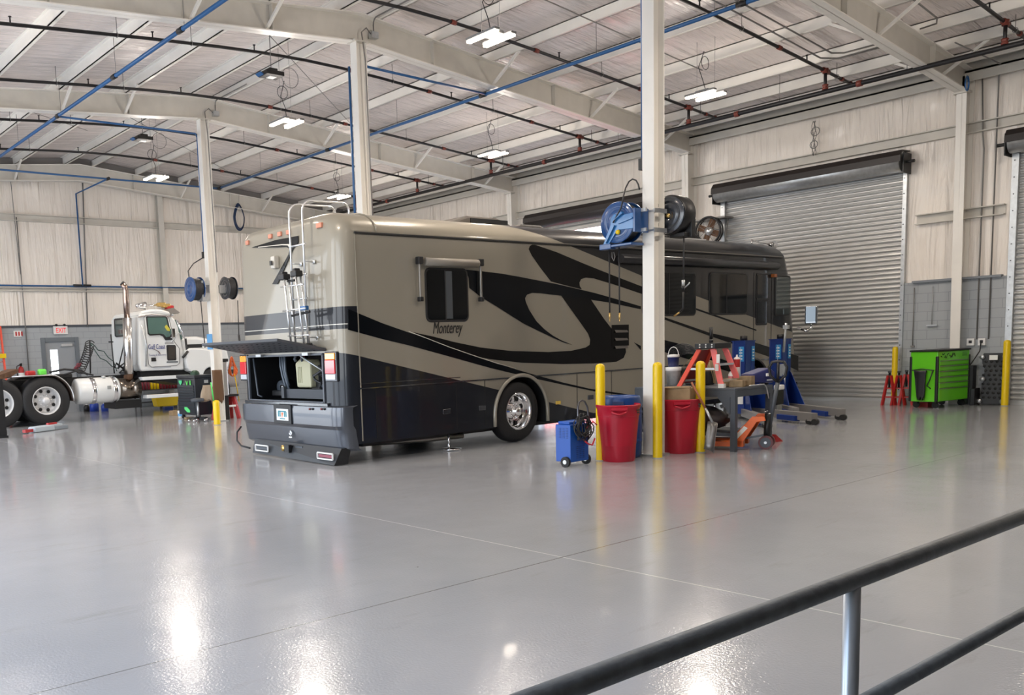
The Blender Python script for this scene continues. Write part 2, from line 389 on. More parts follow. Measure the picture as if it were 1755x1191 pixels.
for y, l in zip((7.75, 14.3, 20.75), wl):
    c = thing('wall_column', (RX-.2, y, 0), l, 'column')
    mb = MB(); t = .02
    mb.prism([(RX-.30,y-.095,0),(RX-.30,y+.095,0),(RX-.44,y+.095,6.58),(RX-.44,y-.095,6.58)], (.02,0,0))
    mb.box((RX-.02,y-.095,0),(RX-.0,y+.095,7.0)); mb.prism([(RX-.29,y-.008,0),(RX-.02,y-.008,0),(RX-.02,y-.008,7.0),(RX-.45,y-.008,6.9),(RX-.45,y-.008,6.58)], (0,.016,0))
    mb.build('shaft', M_white, c)
    MB().box((RX-.5,y-.15,6.56),(RX-.3,y+.15,6.6)).build('cap_plate', M_steel, c)
# end wall columns
for xx, l in ((13.9,'thin steel wall column on the far wall right of the looped blue hose'),):
    c = MB(); ibeam_v(c, xx, EY-.12, 0, zbot(xx)+.2, .2, .2, 'y'); solo(c, 'wall_column', M_steel, l, 'column')

# rafters
rl = ['large tapered roof rafter over the green tool cabinet at upper right', 'large tapered roof rafter crossing the picture above the motorhome', 'roof rafter reaching the raised roll-up door column', 'roof rafter lying along the far end wall']
for i, (y, l) in enumerate(zip((1.1, 7.75, 14.25, 20.72, 29.6), ['steel roof rafter over the foreground floor']+rl)):
    if i == 0: continue
    r = thing('roof_rafter', (RIDGE, y, zbot(RIDGE)), l, 'rafter')
    for side in (1, -1):
        xe = RX-.25 if side > 0 else LX+.2
        N = 6; xs = [RIDGE + (xe-RIDGE)*k/N for k in range(N+1)]
        w = MB(); w.prism([(x,y-.008,zbot(x)+ (.0)) for x in xs]+[(x,y-.008,ztop(x)) for x in reversed(xs)], (0,.016,0)); w.build('web', M_steel, r)
        fl = MB()
        for f_, dz in ((zbot,0),(ztop,-.02)):
            fl.prism([(xs[0],y-.12,f_(xs[0])+dz),(xs[-1],y-.12,f_(xs[-1])+dz),(xs[-1],y-.12,f_(xs[-1])+dz+.022),(xs[0],y-.12,f_(xs[0])+dz+.022)], (0,.24,0))
        fl.build('flange', M_white, r)
        for k in (1,3,5):
            x = xs[k]; MB().box((x-.008,y-.11,zbot(x)+.02),(x+.008,y+.11,ztop(x)-.02)).build('stiffener', M_steel, r)
    # knee braces up to the purlins
    for x in (4.2,7.4,8.9,14.6,17.9,20.8):
        for sgn in ((-1,) if i == 4 else (-1,1)):
            MB().beam((x,y+sgn*.05,zbot(x)+.05),(x,y+sgn*.85,zroof(x)-.22),.05,.05,(1,0,0)).build('flange_brace', M_white, r)
# haunch plate on the middle rafter, seen above the motorhome
PX_ = [-.9,.8,2.57,4.16,5.75,7.34,8.93,10.52,11.48,13.0,14.6,16.28,17.98,19.65,20.8,21.8]
for k, x in enumerate(PX_):
    z0 = ztop(x); mb = MB(); s_ = 1 if x > RIDGE else -1
    mb.box((x-.01,BY,z0),(x+.01,EY,z0+.235)); mb.box((x-.075 if s_>0 else x-.01,BY,z0),(x+.01 if s_>0 else x+.075,EY,z0+.015)); mb.box((x-.01 if s_>0 else x-.075,BY,z0+.22),(x+.075 if s_>0 else x+.01,EY,z0+.235))
    where = 'from the ridge towards the roll-up doors' if s_ > 0 else 'from the ridge towards the camera'
    n = ['first','second','third','fourth','fifth','sixth','seventh','eighth'][(k-8) if s_>0 else (7-k)]
    solo(mb, 'roof_purlin', M_white, f'long cream steel purlin under the roof, {n} {where}', 'purlin', 'roof purlins')
# sag straps (thin rods across purlins)
# ================================================================ SPRINKLER AND AIR PIPES
def zbr(x): return 7.86 - .088*(math.sqrt((x-RIDGE)**2+2.4**2)-1.6)
brY = [3.1, 6.35, 9.6, 12.85, 16.15, 19.5, 22.9, 26.3]
brl = {9.6:'black sprinkler branch pipe crossing behind the tall blue air line at upper right', 12.85:'black sprinkler branch pipe passing behind the pair of lit strips near the top', 16.15:'black sprinkler branch pipe highest at the left edge, bending over the roof ridge',
  19.5:'black sprinkler branch pipe second from the top at the left edge', 22.9:'black sprinkler branch pipe third from the top at the left edge', 26.3:'black sprinkler branch pipe lowest at the left edge, nearest the far wall', 6.35:'black sprinkler branch pipe in the upper right corner above the right roll-up door', 3.1:'black sprinkler branch pipe over the foreground floor'}
for y in brY[1:]:
    t = thing('sprinkler_pipe', (RIDGE, y, zbr(RIDGE)), brl[y], 'pipe', 'sprinkler branch pipes')
    xs = [LX+.6, 3, 5.5, 7.5, 9, 10, 11, 12, 13, 14.5, 17, 21.0]
    MB().tube([(x, y, zbr(x)) for x in xs], .032, 8).build('pipe', M_blackpipe, t)
    for x in (12.2, 14.5, 18.0): MB().tube([(x-.06,y,zbr(x)+.005),(x+.06,y,zbr(x)-.005)], .045, 8).build('coupling', M_redfit, t)
    for x in (6.9, 8.4, 13.4, 16.6, 20.4):
        MB().tube([(x,y,zbr(x)),(x,y,zroof(x)-.05)], .007, 5).ring((x,y,zbr(x)), .045, .006, 'x', 12, 4).build('hanger_rod', M_conduit, t)
    for x in (5.0, 7.6, 9.8, 15.2, 19.1):
        MB().tube([(x,y,zbr(x)),(x,y,zbr(x)+.12)], [.016,.012], 6).lathe([(.0,.12),(.03,.12),(.03,.13),(0,.13)], (x,y,zbr(x)), n=8).build('sprinkler_head', M_blackpipe, t)
    # riser down to the main
    MB().tube([(19.9,y,zbr(19.9)),(19.9,y,6.78)], .034, 8).build('riser', M_blackpipe, t)
    for z in (zbr(19.9), 6.86): MB().lathe([(0,-.05),(.06,-.05),(.06,-.02),(.045,0),(.06,.02),(.06,.05),(0,.05)], (19.9,y,z), n=10).build('riser_fitting', M_redfit, t)
    for xa, xb, r_ in ((19.78,20.02,.055),(21.0,21.08,.045),(20.6,20.68,.045)): MB().tube([(xa,y,zbr(xa)),(xb,y,zbr(xb))], r_, 8).build('coupling', M_redfit, t)
t = thing('sprinkler_main', (19.9, 7.6, 6.76), 'long black sprinkler main running below the rafters along the roll-up door wall', 'pipe')
MB().tube([(19.9,-4,6.76),(19.9,EY-.2,6.76)], .05, 10).build('pipe', M_blackpipe, t)
for y in (11.6, 17.4, 8.9, 24.5): MB().tube([(19.9,y-.05,6.76),(19.9,y+.05,6.76)], .068, 10).build('coupling', M_redfit, t)
for y in (8.0, 10.6, 14.9, 19.0, 5.7): MB().tube([(19.9,y,6.76),(19.9,y,zroof(19.9)-.1)], .007, 5).build('hanger_rod', M_conduit, t)

ZA = 7.2
def fit(t, pts):
    for p in pts:
        p = V(*p); MB().tube([p-V(0,.09,0), p+V(0,.09,0)], .05, 8).build('black_fitting', M_black, t)
t = thing('air_line', (7.27, 15, ZA), 'bright blue air pipe slanting across the upper left corner under the roof', 'pipe')
MB().tube([(7.27,4,ZA),(7.27,26.9,ZA),(7.27,28.2,ZA)], .038, 8).build('pipe', M_bluepipe, t)
fit(t, [(7.27,20.6,ZA),(7.27,14.35,ZA),(7.27,17.3,ZA)])
for y in (10.5,14.2,17.2,20.4,23.6): MB().tube([(7.27,y,ZA),(7.27,y,zroof(7.27)-.1)], .006, 5).build('hanger_rod', M_conduit, t)
t = thing('air_line', (14.7, 15, ZA), 'long blue air pipe rising from the left column up across the middle of the roof', 'pipe')
MB().tube([(14.7,0,ZA),(14.7,26.95,ZA)], .038, 8).build('pipe', M_bluepipe, t)
fit(t, [(14.7,26.85,ZA),(14.7,20.6,ZA),(14.7,14.6,ZA),(14.7,8.5,ZA)])
for y in (9.0,11.5,14.5,17.6,20.8,24.2): MB().tube([(14.7,y,ZA),(14.7,y,zroof(14.7)-.1)], .006, 5).build('hanger_rod', M_conduit, t)
t = thing('air_line', (9, 26.95, ZA), 'thin blue air pipe low at the left edge, running to the left column', 'pipe')
MB().tube([(LX+1,26.95,ZA),(14.7,26.95,ZA)], .028, 8).build('pipe', M_bluepipe, t)
MB().tube([(10.9,26.95,ZA),(10.9,EY-.25,ZA),(10.9,EY-.25,4.2)], .026, 8).build('drop_pipe', M_bluepipe, t)
fit(t, [(10.9,26.95,ZA)])
t = thing('air_line', (10, EY-.2, 4.2), 'thin blue air pipe level along the far insulated wall', 'pipe')
MB().tube([(0,EY-.2,4.2),(17.5,EY-.2,4.16)], .028, 8).build('pipe', M_bluepipe, t)
MB().tube([(10.6,EY-.2,4.2),(11.2,EY-.2,4.2)], .045, 8).build('black_fitting', M_black, t)
def col_drop(y, ztop_, zend, xs, lab, from_x):
    XC = CX3-.02 if y < 8 else RIDGE-.08
    t = thing('air_drop', (XC, y+.28, zend), lab, 'pipe')
    yy = y+.28 if y > 8 else CY3+.16
    MB().tube([(from_x,y-.1+.05,ZA),(RIDGE-.3,y-.1+.05,ZA),(XC,yy,ZA),(XC,yy,ztop_-.2),(XC,yy,zend)] if from_x else [(XC,yy,8.0 if y < 8 else ZA),(XC,yy,zend)], .024, 8).build('pipe', M_bluepipe, t)
    MB().box((XC-.05,yy-.04,zend-.16),(XC+.05,yy+.04,zend)).box((XC+.01,yy-.06,zend-.02),(XC+.08,yy,zend+.05)).build('shutoff_valve', M_black, t)
    return t
col_drop(20.7, ZA, 4.35, 0, 'blue air drop pipe down the left column to its blue reel', 7.27)
col_drop(14.2, ZA, 3.4, 0, 'blue air drop pipe down the column behind the motorhome ladder', None)
col_drop(7.6, ZA, 4.25, 0, 'tall blue air drop pipe beside the bollard column, ending above the blue reel', None)
t = solo(MB().tube([(RIDGE+.15,14.3,ZA),(14.7,14.5,ZA)], .026, 8), 'air_line', M_bluepipe, 'short blue air branch from the column behind the ladder to the long blue pipe', 'pipe')

# thin conduits along the roof and sag rods
def conduit(pts, r, lab, m=M_conduit): return solo(MB().tube(pts, r, 6), 'conduit', m, lab, 'conduit')
for y, lab in ((14.9,'thin grey conduit strung under the purlins over the left of the hall'),(21.4,'thin grey conduit strung under the purlins nearest the far wall'),(11.3,'thin grey conduit strung across the roof behind the tall blue drop')):
    conduit([(0,y,ztop(0)-.1),(RIDGE,y,ztop(RIDGE)-.1),(18.0,y,ztop(18)-.1)], .013, lab)
a = V(14.3,4.6,0); conduit([(13.5,7.0,ztop(13.5)-.02),(19.0,7.15,ztop(19)-.02),(19.25,7.3,ztop(19.2)-.03),(19.3,7.7,ztop(19.2)-.03)][:2]+[(19.25,7.25,ztop(19.2)-.02),(19.3,7.55,ztop(19.2)-.02)], .016, 'thin twin conduit left one, bending at the right rafter')
conduit([(14.0,9.15,ztop(14)-.03),(19.2,9.15,ztop(19.2)-.03),(19.4,9.0,ztop(19.3)-.03),(19.42,7.9,ztop(19.4)-.03)], .017, 'conduit curving along the purlin left of the right rafter')
conduit([(14.0,9.42,ztop(14)-.03),(19.3,9.42,ztop(19.3)-.03),(19.62,9.2,ztop(19.5)-.03),(19.65,7.9,ztop(19.6)-.03)], .017, 'outer conduit of the curved pair left of the right rafter')
conduit([(RX-.08,7.42,1.40),(RX-.08,7.42,5.4),(RX-.08,7.45,5.7),(RX-.08,7.5,6.9)], .014, 'left conduit dropping down the block wall to a power outlet')
conduit([(RX-.08,7.2,1.40),(RX-.08,7.2,6.8),(RX-.3,7.1,7.0),(20.0,7.2,7.1)], .014, 'right conduit dropping down the block wall to a power outlet')
conduit([P(140,262,1,EY-.12), P(150,560,1,EY-.12)], .022, 'vertical conduit on the far wall right of the grey exit door')
conduit([P(28,372,1,EY-.12), P(50,640,1,EY-.12)], .018, 'vertical conduit on the far wall by the fire extinguisher')
conduit([P(12,250,1,EY-.12),P(35,470,1,EY-.12)], .012, 'thin cable on the far wall upper left')
for y0, x0, x1 in ((20.2,4.5,9.5),(15.4,9.5,15.0),(23.0,10.0,16.0)):
    solo(MB().tube([(x0,y0,ztop(x0)+.02),(x1,y0+4.5,ztop(x1)+.02)], .008, 5), 'brace_rod', M_conduit, {4.5:'thin diagonal brace rod under the roof at far left',9.5:'thin diagonal brace rod crossing left of the ladder column',12.0:'thin diagonal brace rod crossing the right half of the roof',10.0:'thin diagonal brace rod near the far wall'}[x0], 'rod')

# junction boxes with bent conduit
def jbox(x, y, z, lab):
    t = thing('junction_box', (x,y,z), lab, 'junction box')
    MB().cbox((x,y,z), (.16,.12,.12)).build('box', M_galv, t, bevel=.005)
    MB().tube([(x,y,z+.05),(x,y,z+.2)]+arc((x,y-.12,z+.2), .12, 0, PI/2, 5, (0,1,0), (0,0,1))+[(x,y-1.6,z+.32)], .014, 6).build('bent_conduit', M_conduit, t)
    return t
for i, y in enumerate((20.95, 14.45)):
    t = jbox(RIDGE+.3, y-.3, 7.75, ['grey conduit box at the top of the left column','grey conduit box at the top of the ladder column'][i])
    MB().tube([(RIDGE+.25,y-.3,7.75),(RIDGE+.1,y-.33,7.85),(RIDGE-.02,y-.33,7.75),(RIDGE-.02,y-.42,7.2),(RIDGE+.02,y-.42,3.8)], .013, 6).build('column_conduit', M_conduit, t)

# ================================================================ LIGHTS
M_led = mat('led_strip', (1.0,.88,.70), .5, emit=12.0)
lampl = {(10.88,10.6):'lit twin-strip high-bay light, nearest and largest, at top centre', (17.25,10.75):'lit twin-strip high-bay light right of the bollard column', (10.85,16.7):'lit twin-strip high-bay light left of the ladder column, above the motorhome rear',
 (17.28,16.85):'lit twin-strip high-bay light above the motorhome rooftop air conditioner', (10.85,23.4):'lit twin-strip high-bay light just left of the left column, near the far wall', (17.3,23.75):'lit twin-strip high-bay light seen over the motorhome ladder top',
 (4.4,10.6):'lit twin-strip high-bay light over the near floor', (4.4,16.7):'lit twin-strip high-bay light over the left floor', (4.4,23.4):'lit twin-strip high-bay light near the open bays', (4.4,4.3):'lit twin-strip high-bay light over the camera side', (10.85,4.3):'lit twin-strip high-bay light over the foreground floor', (17.25,4.3):'lit twin-strip high-bay light above the right roll-up door floor'}
for (x, y), lab in lampl.items():
    z = 6.6; t = thing('high_bay_light', (x,y,z), lab, 'ceiling light', 'high-bay lights')
    MB().cbox((x-.19,y,z+.04), (.12,.66,.04)).cbox((x+.19,y,z+.04), (.12,.66,.04)).cbox((x,y,z+.08), (.30,.30,.05)).build('housing', mat('lamp_housing_grey', (.22,.22,.22), .5), t, bevel=.01)
    MB().cbox((x-.19,y,z+.0), (.085,.64,.03)).build('lit_strip', M_led, t); MB().cbox((x+.19,y,z+.0), (.085,.64,.03)).build('lit_strip', M_led, t)
    MB().tube([(x,y-.2,z+.1),(x,y-.2,zroof(x)-.06)], .004, 4).tube([(x,y+.2,z+.1),(x,y+.2,zroof(x)-.06)], .004, 4).build('hanging_wire', M_conduit, t)
    MB().tube([(x,y,z+.12),(x+.05,y+.1,z+.35),(x-.02,y+.15,z+.6),(x+.02,y+.05,z+.9)], .008, 5).ring((x-.1,y-.05,z+.62), .13, .007, 'y', 16, 4).build('power_cord', M_black, t)
    L = bpy.data.lights.new('bay_lamp', 'AREA'); L.shape = 'RECTANGLE'; L.size = .4; L.size_y = .6; L.energy = 90; L.color = (1.0,.87,.73); L.spread = math.radians(160)
    lo = bpy.data.objects.new('bay_lamp', L); col.objects.link(lo); lo.location = (0,0,-.03); lo.parent = t
    L = bpy.data.lights.new('bay_spill', 'POINT'); L.shadow_soft_size = .3; L.energy = 115; L.color = (1.0,.90,.80)
    lo = bpy.data.objects.new('bay_spill', L); col.objects.link(lo); lo.location = (0,0,-.22); lo.parent = t
# dark flood fixtures
for (px, py), lab in (((465,128),'small black flood lamp hanging under the roof left of the ladder column'), ((245,238),'small black flood lamp hanging near the far wall, left of the left column')):
    p = P(px,py,2,7.3); t = thing('flood_lamp', p, lab, 'lamp')
    MB().cbox(p, (.42,.34,.09)).cbox(p+V(0,0,.07), (.2,.2,.08)).build('housing', M_black, t, bevel=.015)
    MB().cbox(p-V(0,0,.05), (.16,.16,.02)).build('lens', M_whitepl, t)
    MB().cbox(p+V(-.28,0,-.03), (.08,.2,.02), Matrix.Rotation(.6,3,'Y')).build('side_fin', M_bluepipe, t)
    MB().tube([p+V(0,0,.08), p+V(0,0,.75)], .01, 5).tube([p+V(.2,0,.1)]+arc(p+V(.45,0,0), .2, PI, 3*PI, 14, (1,0,0), (0,0,1)), .007, 5).build('hanger', M_conduit, t)

# ================================================================ ROLL-UP DOORS
def curtain_material():
    m = bpy.data.materials.new('door_curtain'); m.use_nodes = True; nt = m.node_tree; b = nt.nodes['Principled BSDF']
    b.inputs['Metallic'].default_value = .55; b.inputs['Roughness'].default_value = .42; b.inputs['Base Color'].default_value = (.46,.46,.45,1)
    tc = nt.nodes.new('ShaderNodeTexCoord'); n = nt.nodes.new('ShaderNodeTexNoise'); mp = nt.nodes.new('ShaderNodeMapping'); mp.inputs['Scale'].default_value = (1,1,9)
    nt.links.new(tc.outputs['Object'], mp.inputs['Vector']); nt.links.new(mp.outputs[0], n.inputs['Vector']); n.inputs['Scale'].default_value = 1.1
    r = nt.nodes.new('ShaderNodeMapRange'); r.inputs[1].default_value = .35; r.inputs[2].default_value = .65; r.inputs[3].default_value = .36; r.inputs[4].default_value = .5; nt.links.new(n.outputs['Fac'], r.inputs[0]); nt.links.new(r.outputs[0], b.inputs['Roughness'])
    return m
M_curtain = curtain_material()
def slat_profile(z0, z1, x, pitch=.105):
    pts = []; z = z0
    while z < z1:
        for f, d in ((0,0),(.12,.0),(.22,.022),(.5,.03),(.78,.022),(.88,0)): pts.append((x-d, z+f*pitch))
        z += pitch
    return pts
def roll_door(name, y0, y1, zbar, zbottom, belly=None):
    x = RX+.02
    prof = slat_profile(zbottom+.08, zbar, x); mb = MB(); n = len(prof)
    mb.add([(p[0],y0,p[1]) for p in prof]+[(p[0],y1,p[1]) for p in prof], [(i,i+1,i+1+n,i+n) for i in range(n-1)])
    mb.box((x-.05,y0,zbottom+.0),(x+.02,y1,zbottom+.09))
    cur = struct(mb.build(name, M_curtain, recalc=False))
    for yy, s_ in ((y0,-1),(y1,1)):
        g = MB(); g.box((RX-.10,yy-.02,0),(RX+.06,yy+s_*.10,zbar+.1)); g.build('guide_rail', M_galv, cur)
        bolts = MB(); z = .3
        while z < zbar: bolts.cbox((RX-.105,yy+s_*.05,z), (.012,.02,.02)); z += .34
        bolts.build('rail_bolts', M_black, cur)
        MB().box((RX-.42,yy+s_*.13,zbar-.02),(RX-.02,yy+s_*.15,zbar+.42)).tube([(RX-.28,yy+s_*.1,zbar+.22),(RX-.28,yy+s_*.32,zbar+.22)], .035, 8).build('end_bracket', M_black, cur)
    # barrel hood: dark top, galvanised belly
    c = (RX-.29, zbar+.24); R_ = .24
    hood = MB(); pts = [(c[0]-R_*1.02,c[1]-.02),(c[0]-R_*.98,c[1]+.12),(c[0]-R_*.55,c[1]+.24),(RX-.02,c[1]+.26),(RX-.02,c[1]+.24),(c[0]-R_*.5,c[1]+.21),(c[0]-R_*.9,c[1]+.1),(c[0]-R_*.95,c[1]-.02)]
    hood.prism([(px_,y0-.12,pz) for px_,pz in pts], (0,y1-y0+.24,0)); hood.build('hood', mat('brown_black_hood', (.022,.017,.016), .5), cur)
    MB().tube([(c[0],y0-.08,c[1]),(c[0],y1+.08,c[1])], R_*.93, 24).build('barrel', belly or M_galv, cur)
    return cur
roll_door('door_1', 9.0, 13.35, 5.16, 0.0)
roll_door('door_3', 2.35, 6.8, 5.16, 0.0)
roll_door('door_2', 15.5, 19.95, 5.3, 5.12, mat('brown_black_hood', (.022,.017,.016), .5))

# exit door in the far wall
d = MB().box((9.55,EY-.02,0),(9.72,EY+.03,2.36)).box((9.97,EY-.02,0),(10.55,EY+.03,2.36)).box((9.72,EY-.02,0),(9.97,EY+.03,.95)).box((9.72,EY-.02,2.1),(9.97,EY+.03,2.36)).build('door_4', mat('grey_door_paint', (.30,.32,.34), .3)); struct(d)
MB().box((9.42,EY-.09,0),(9.55,EY+.02,2.5)).box((10.55,EY-.09,0),(10.68,EY+.02,2.5)).box((9.56,EY-.088,2.36),(10.54,EY+.02,2.498)).build('frame', mat('dark_grey_frame', (.14,.16,.18), .4), d)
MB().box((9.72,EY+.0,.95),(9.97,EY+.012,2.1)).build('narrow_window', mat('clear_glass', (.95,.98,1), .0, trans=1.0), d)
MB().box((10.08,EY-.1,2.2),(10.45,EY-.02,2.28)).build('door_closer', M_alu, d)
MB().box((9.6,EY-.08,1.0),(10.5,EY-.05,1.06)).build('push_bar', M_alu, d)

# EXIT sign, second red and white sign, extinguisher
a = P(92,556,1,EY-.12); b_ = P(118,570,1,EY-.12)
t = thing('exit_sign', ((a.x+b_.x)/2,EY-.1,2.75), 'white EXIT sign with red letters and two lamp heads over the grey door', 'sign')
x0, x1, z0, z1 = 9.85, 10.32, 2.60, 2.87
MB().box((x0,EY-.14,z0),(x1,EY-.08,z1)).build('sign_box', M_whitepl, t, bevel=.008)
text_mesh('EXIT', 'lettering', mat('exit_red', (.7,.02,.02), .5, emit=.6), t, .24, (x0+.07,EY-.145,z0+.05), (1,0,0), (0,0,1), ext=.003, width=x1-x0-.14)
for xx in (x0+.1, x1-.1): MB().lathe([(0,-.03),(.04,-.03),(.04,.03),(0,.03)], (xx,EY-.13,z1+.035), 'y', 10).build('lamp_head', M_black, t)
a = P(23,567,1,EY-.08); b_ = P(37,577,1,EY-.08)
t = thing('safety_sign', ((a.x+b_.x)/2,EY-.08,b_.z), 'small white sign with red marks on the far wall left of the exit sign', 'sign')
MB().box((a.x,EY-.09,b_.z),(b_.x,EY-.075,a.z)).build('plate', M_label, t)
m_ = MB()
for k in range(3): xx = a.x+.05+k*.09; m_.box((xx,EY-.095,b_.z+.03),(xx+.05,EY-.09,a.z-.03))
m_.build('red_marks', M_redpaint, t)
p = P(36,633,1,EY-.2); t = thing('fire_extinguisher', (p.x,EY-.18,p.z-.45), 'red fire extinguisher hung on the far grey wall left of the door', 'fire extinguisher')
cc = V(p.x,EY-.2,p.z-.45)
MB().lathe([(0,0),(.085,.0),(.09,.03),(.09,.42),(.07,.50),(.03,.54),(.02,.56),(0,.56)], cc, n=16).build('cylinder', M_redpaint, t)
MB().box(cc+V(-.03,-.05,.56), cc+V(.03,.03,.62)).box(cc+V(-.02,-.12,.62), cc+V(.02,.02,.645)).build('valve_head', M_black, t)
MB().tube([cc+V(-.03,0,.6),cc+V(-.13,-.02,.55),cc+V(-.15,-.02,.4),cc+V(-.12,-.02,.22)], .014, 6).build('hose', M_black, t)
MB().lathe([(.092,.22),(.092,.34)], cc, n=16).build('label_band', M_label, t)

# wall outlets right of the right column
for yy, lab in ((P(1664,588,0,RX-.1).y,'left white power outlet box above the black creeper'), (P(1683,590,0,RX-.1).y,'right white power outlet box with a plugged cord above the black creeper')):
    t = thing('power_outlet', (RX-.1,yy,1.34), lab, 'outlet')
    MB().box((RX-.14,yy-.07,1.27),(RX-.06,yy+.07,1.42)).build('box', M_whitepl, t, bevel=.005)
    MB().box((RX-.145,yy-.03,1.32),(RX-.14,yy+.03,1.38)).build('socket', M_black, t)
solo(MB().tube([(RX-.16,P(1683,590,0,RX-.1).y,1.34),(RX-.3,7.28,1.15),(RX-.4,7.45,.8),(RX-.45,7.52,.5)], .012, 6), 'plugged_cable', M_black, 'black cord plugged into the right wall outlet, drooping behind the green cabinet', 'cord')
# door chain / pull hooks on block wall
solo(MB().tube([(RX-.1,8.3,2.6),(RX-.1,8.3,1.75)], .008, 5).cbox((RX-.1,8.3,1.74), (.03,.22,.03)), 'pull_handle', M_galv, 'short pull handle hung on the block wall above the green cabinet', 'handle')
solo(MB().tube([(RX-.1,8.68,2.6),(RX-.1,8.68,1.3)], .009, 5).cbox((RX-.1,8.68,1.28), (.03,.08,.04)), 'door_chain', M_conduit, 'thin door chain beside the middle roll-up door jamb', 'chain')
# coils hanging: dark looped hose far wall, blue loop right, cable bundle
p = P(410,372,1,EY-.5)
m_ = MB()
for r_, dx in ((.34,0),(.31,.02),(.36,-.015)):
    m_.tube([p+V(dx+r_*.62*math.sin(t_)*(1 if True else 0)*(1-.35*max(0,math.cos(t_))),0,r_*1.35*math.cos(t_)) for t_ in [2*PI*k/28 for k in range(29)]], .022, 6)
t = solo(m_, 'hose_coil', mat('dark_blue_hose',(.01,.03,.09),.4), 'dark blue hose looped in a teardrop on the far wall', 'hose')
solo(MB().tube([p+V(0,0,.44), P(410,330,1,EY-.5)], .008, 5), 'hanging_cord', M_conduit, 'thin cord holding the looped dark blue hose', 'cord')
p = P(1658,143,1,7.5); m_ = MB()
for k in range(3): m_.ring(p+V(.01*k,.01*k,0), .13-.008*k, .009, 'y', 20, 5)
m_.v = [V(p.x+(v.x-p.x)*.7, v.y, p.z+(v.z-p.z)*1.15) for v in m_.v]
solo(m_, 'hose_coil', M_bluepipe, 'small blue hose loop hanging by the top of the right wall column', 'hose')
p = P(1397,240,0,RX-.25); m_ = MB()
for k in range(4): m_.tube([p+V(0,.03*math.sin(k*2+j*1.3)+.02*k,.45-.09*j) for j in range(10)], .008, 5)
m_.ring(p+V(0,0,.2), .1, .01, 'x', 16, 5); m_.ring(p+V(0,.03,-.1), .09, .01, 'x', 16, 5)
solo(m_, 'cable_bundle', M_conduit, 'grey cable bundle hanging on the insulated wall above the middle roll-up door', 'cable')
# wall fan left of the middle roll-up door
p = P(1213,396,0,RX-.5); t = thing('wall_fan', p, 'dark metal wall fan just left of the middle roll-up door', 'fan')
MB().ring(p, .36, .03, 'x', 28, 8).ring(p+V(.12,0,0), .36, .02, 'x', 28, 6).build('cage_ring', M_black, t)
m_ = MB()
for k in range(12):
    a_ = 2*PI*k/12; m_.tube([p+V(-.06,.05*math.cos(a_),.05*math.sin(a_)), p+V(0,.36*math.cos(a_),.36*math.sin(a_))], .006, 4)
m_.build('guard_wires', M_conduit, t)
MB().lathe([(0,-.02),(.1,-.02),(.12,.1),(.1,.25),(0,.25)], p+V(.02,0,0), 'x', 16).build('motor', M_alu, t)
m_ = MB()
for k in range(4):
    a_ = 2*PI*k/4+.4; c_ = p+V(.06,.2*math.cos(a_),.2*math.sin(a_)); m_.beam(p+V(.06,0,0), p+V(.06,.33*math.cos(a_),.33*math.sin(a_)), .16, .012, (1,.4,0))
m_.build('fan_blades', M_rust, t)
m_ = MB(); m_.box(p+V(.05,-.45,.30),p+V(.48,.5,.34)); m_.tube([p+V(.3,-.42,.32),p+V(.1,-.42,-.4)], .012, 5); m_.build('bracket', M_conduit, t)
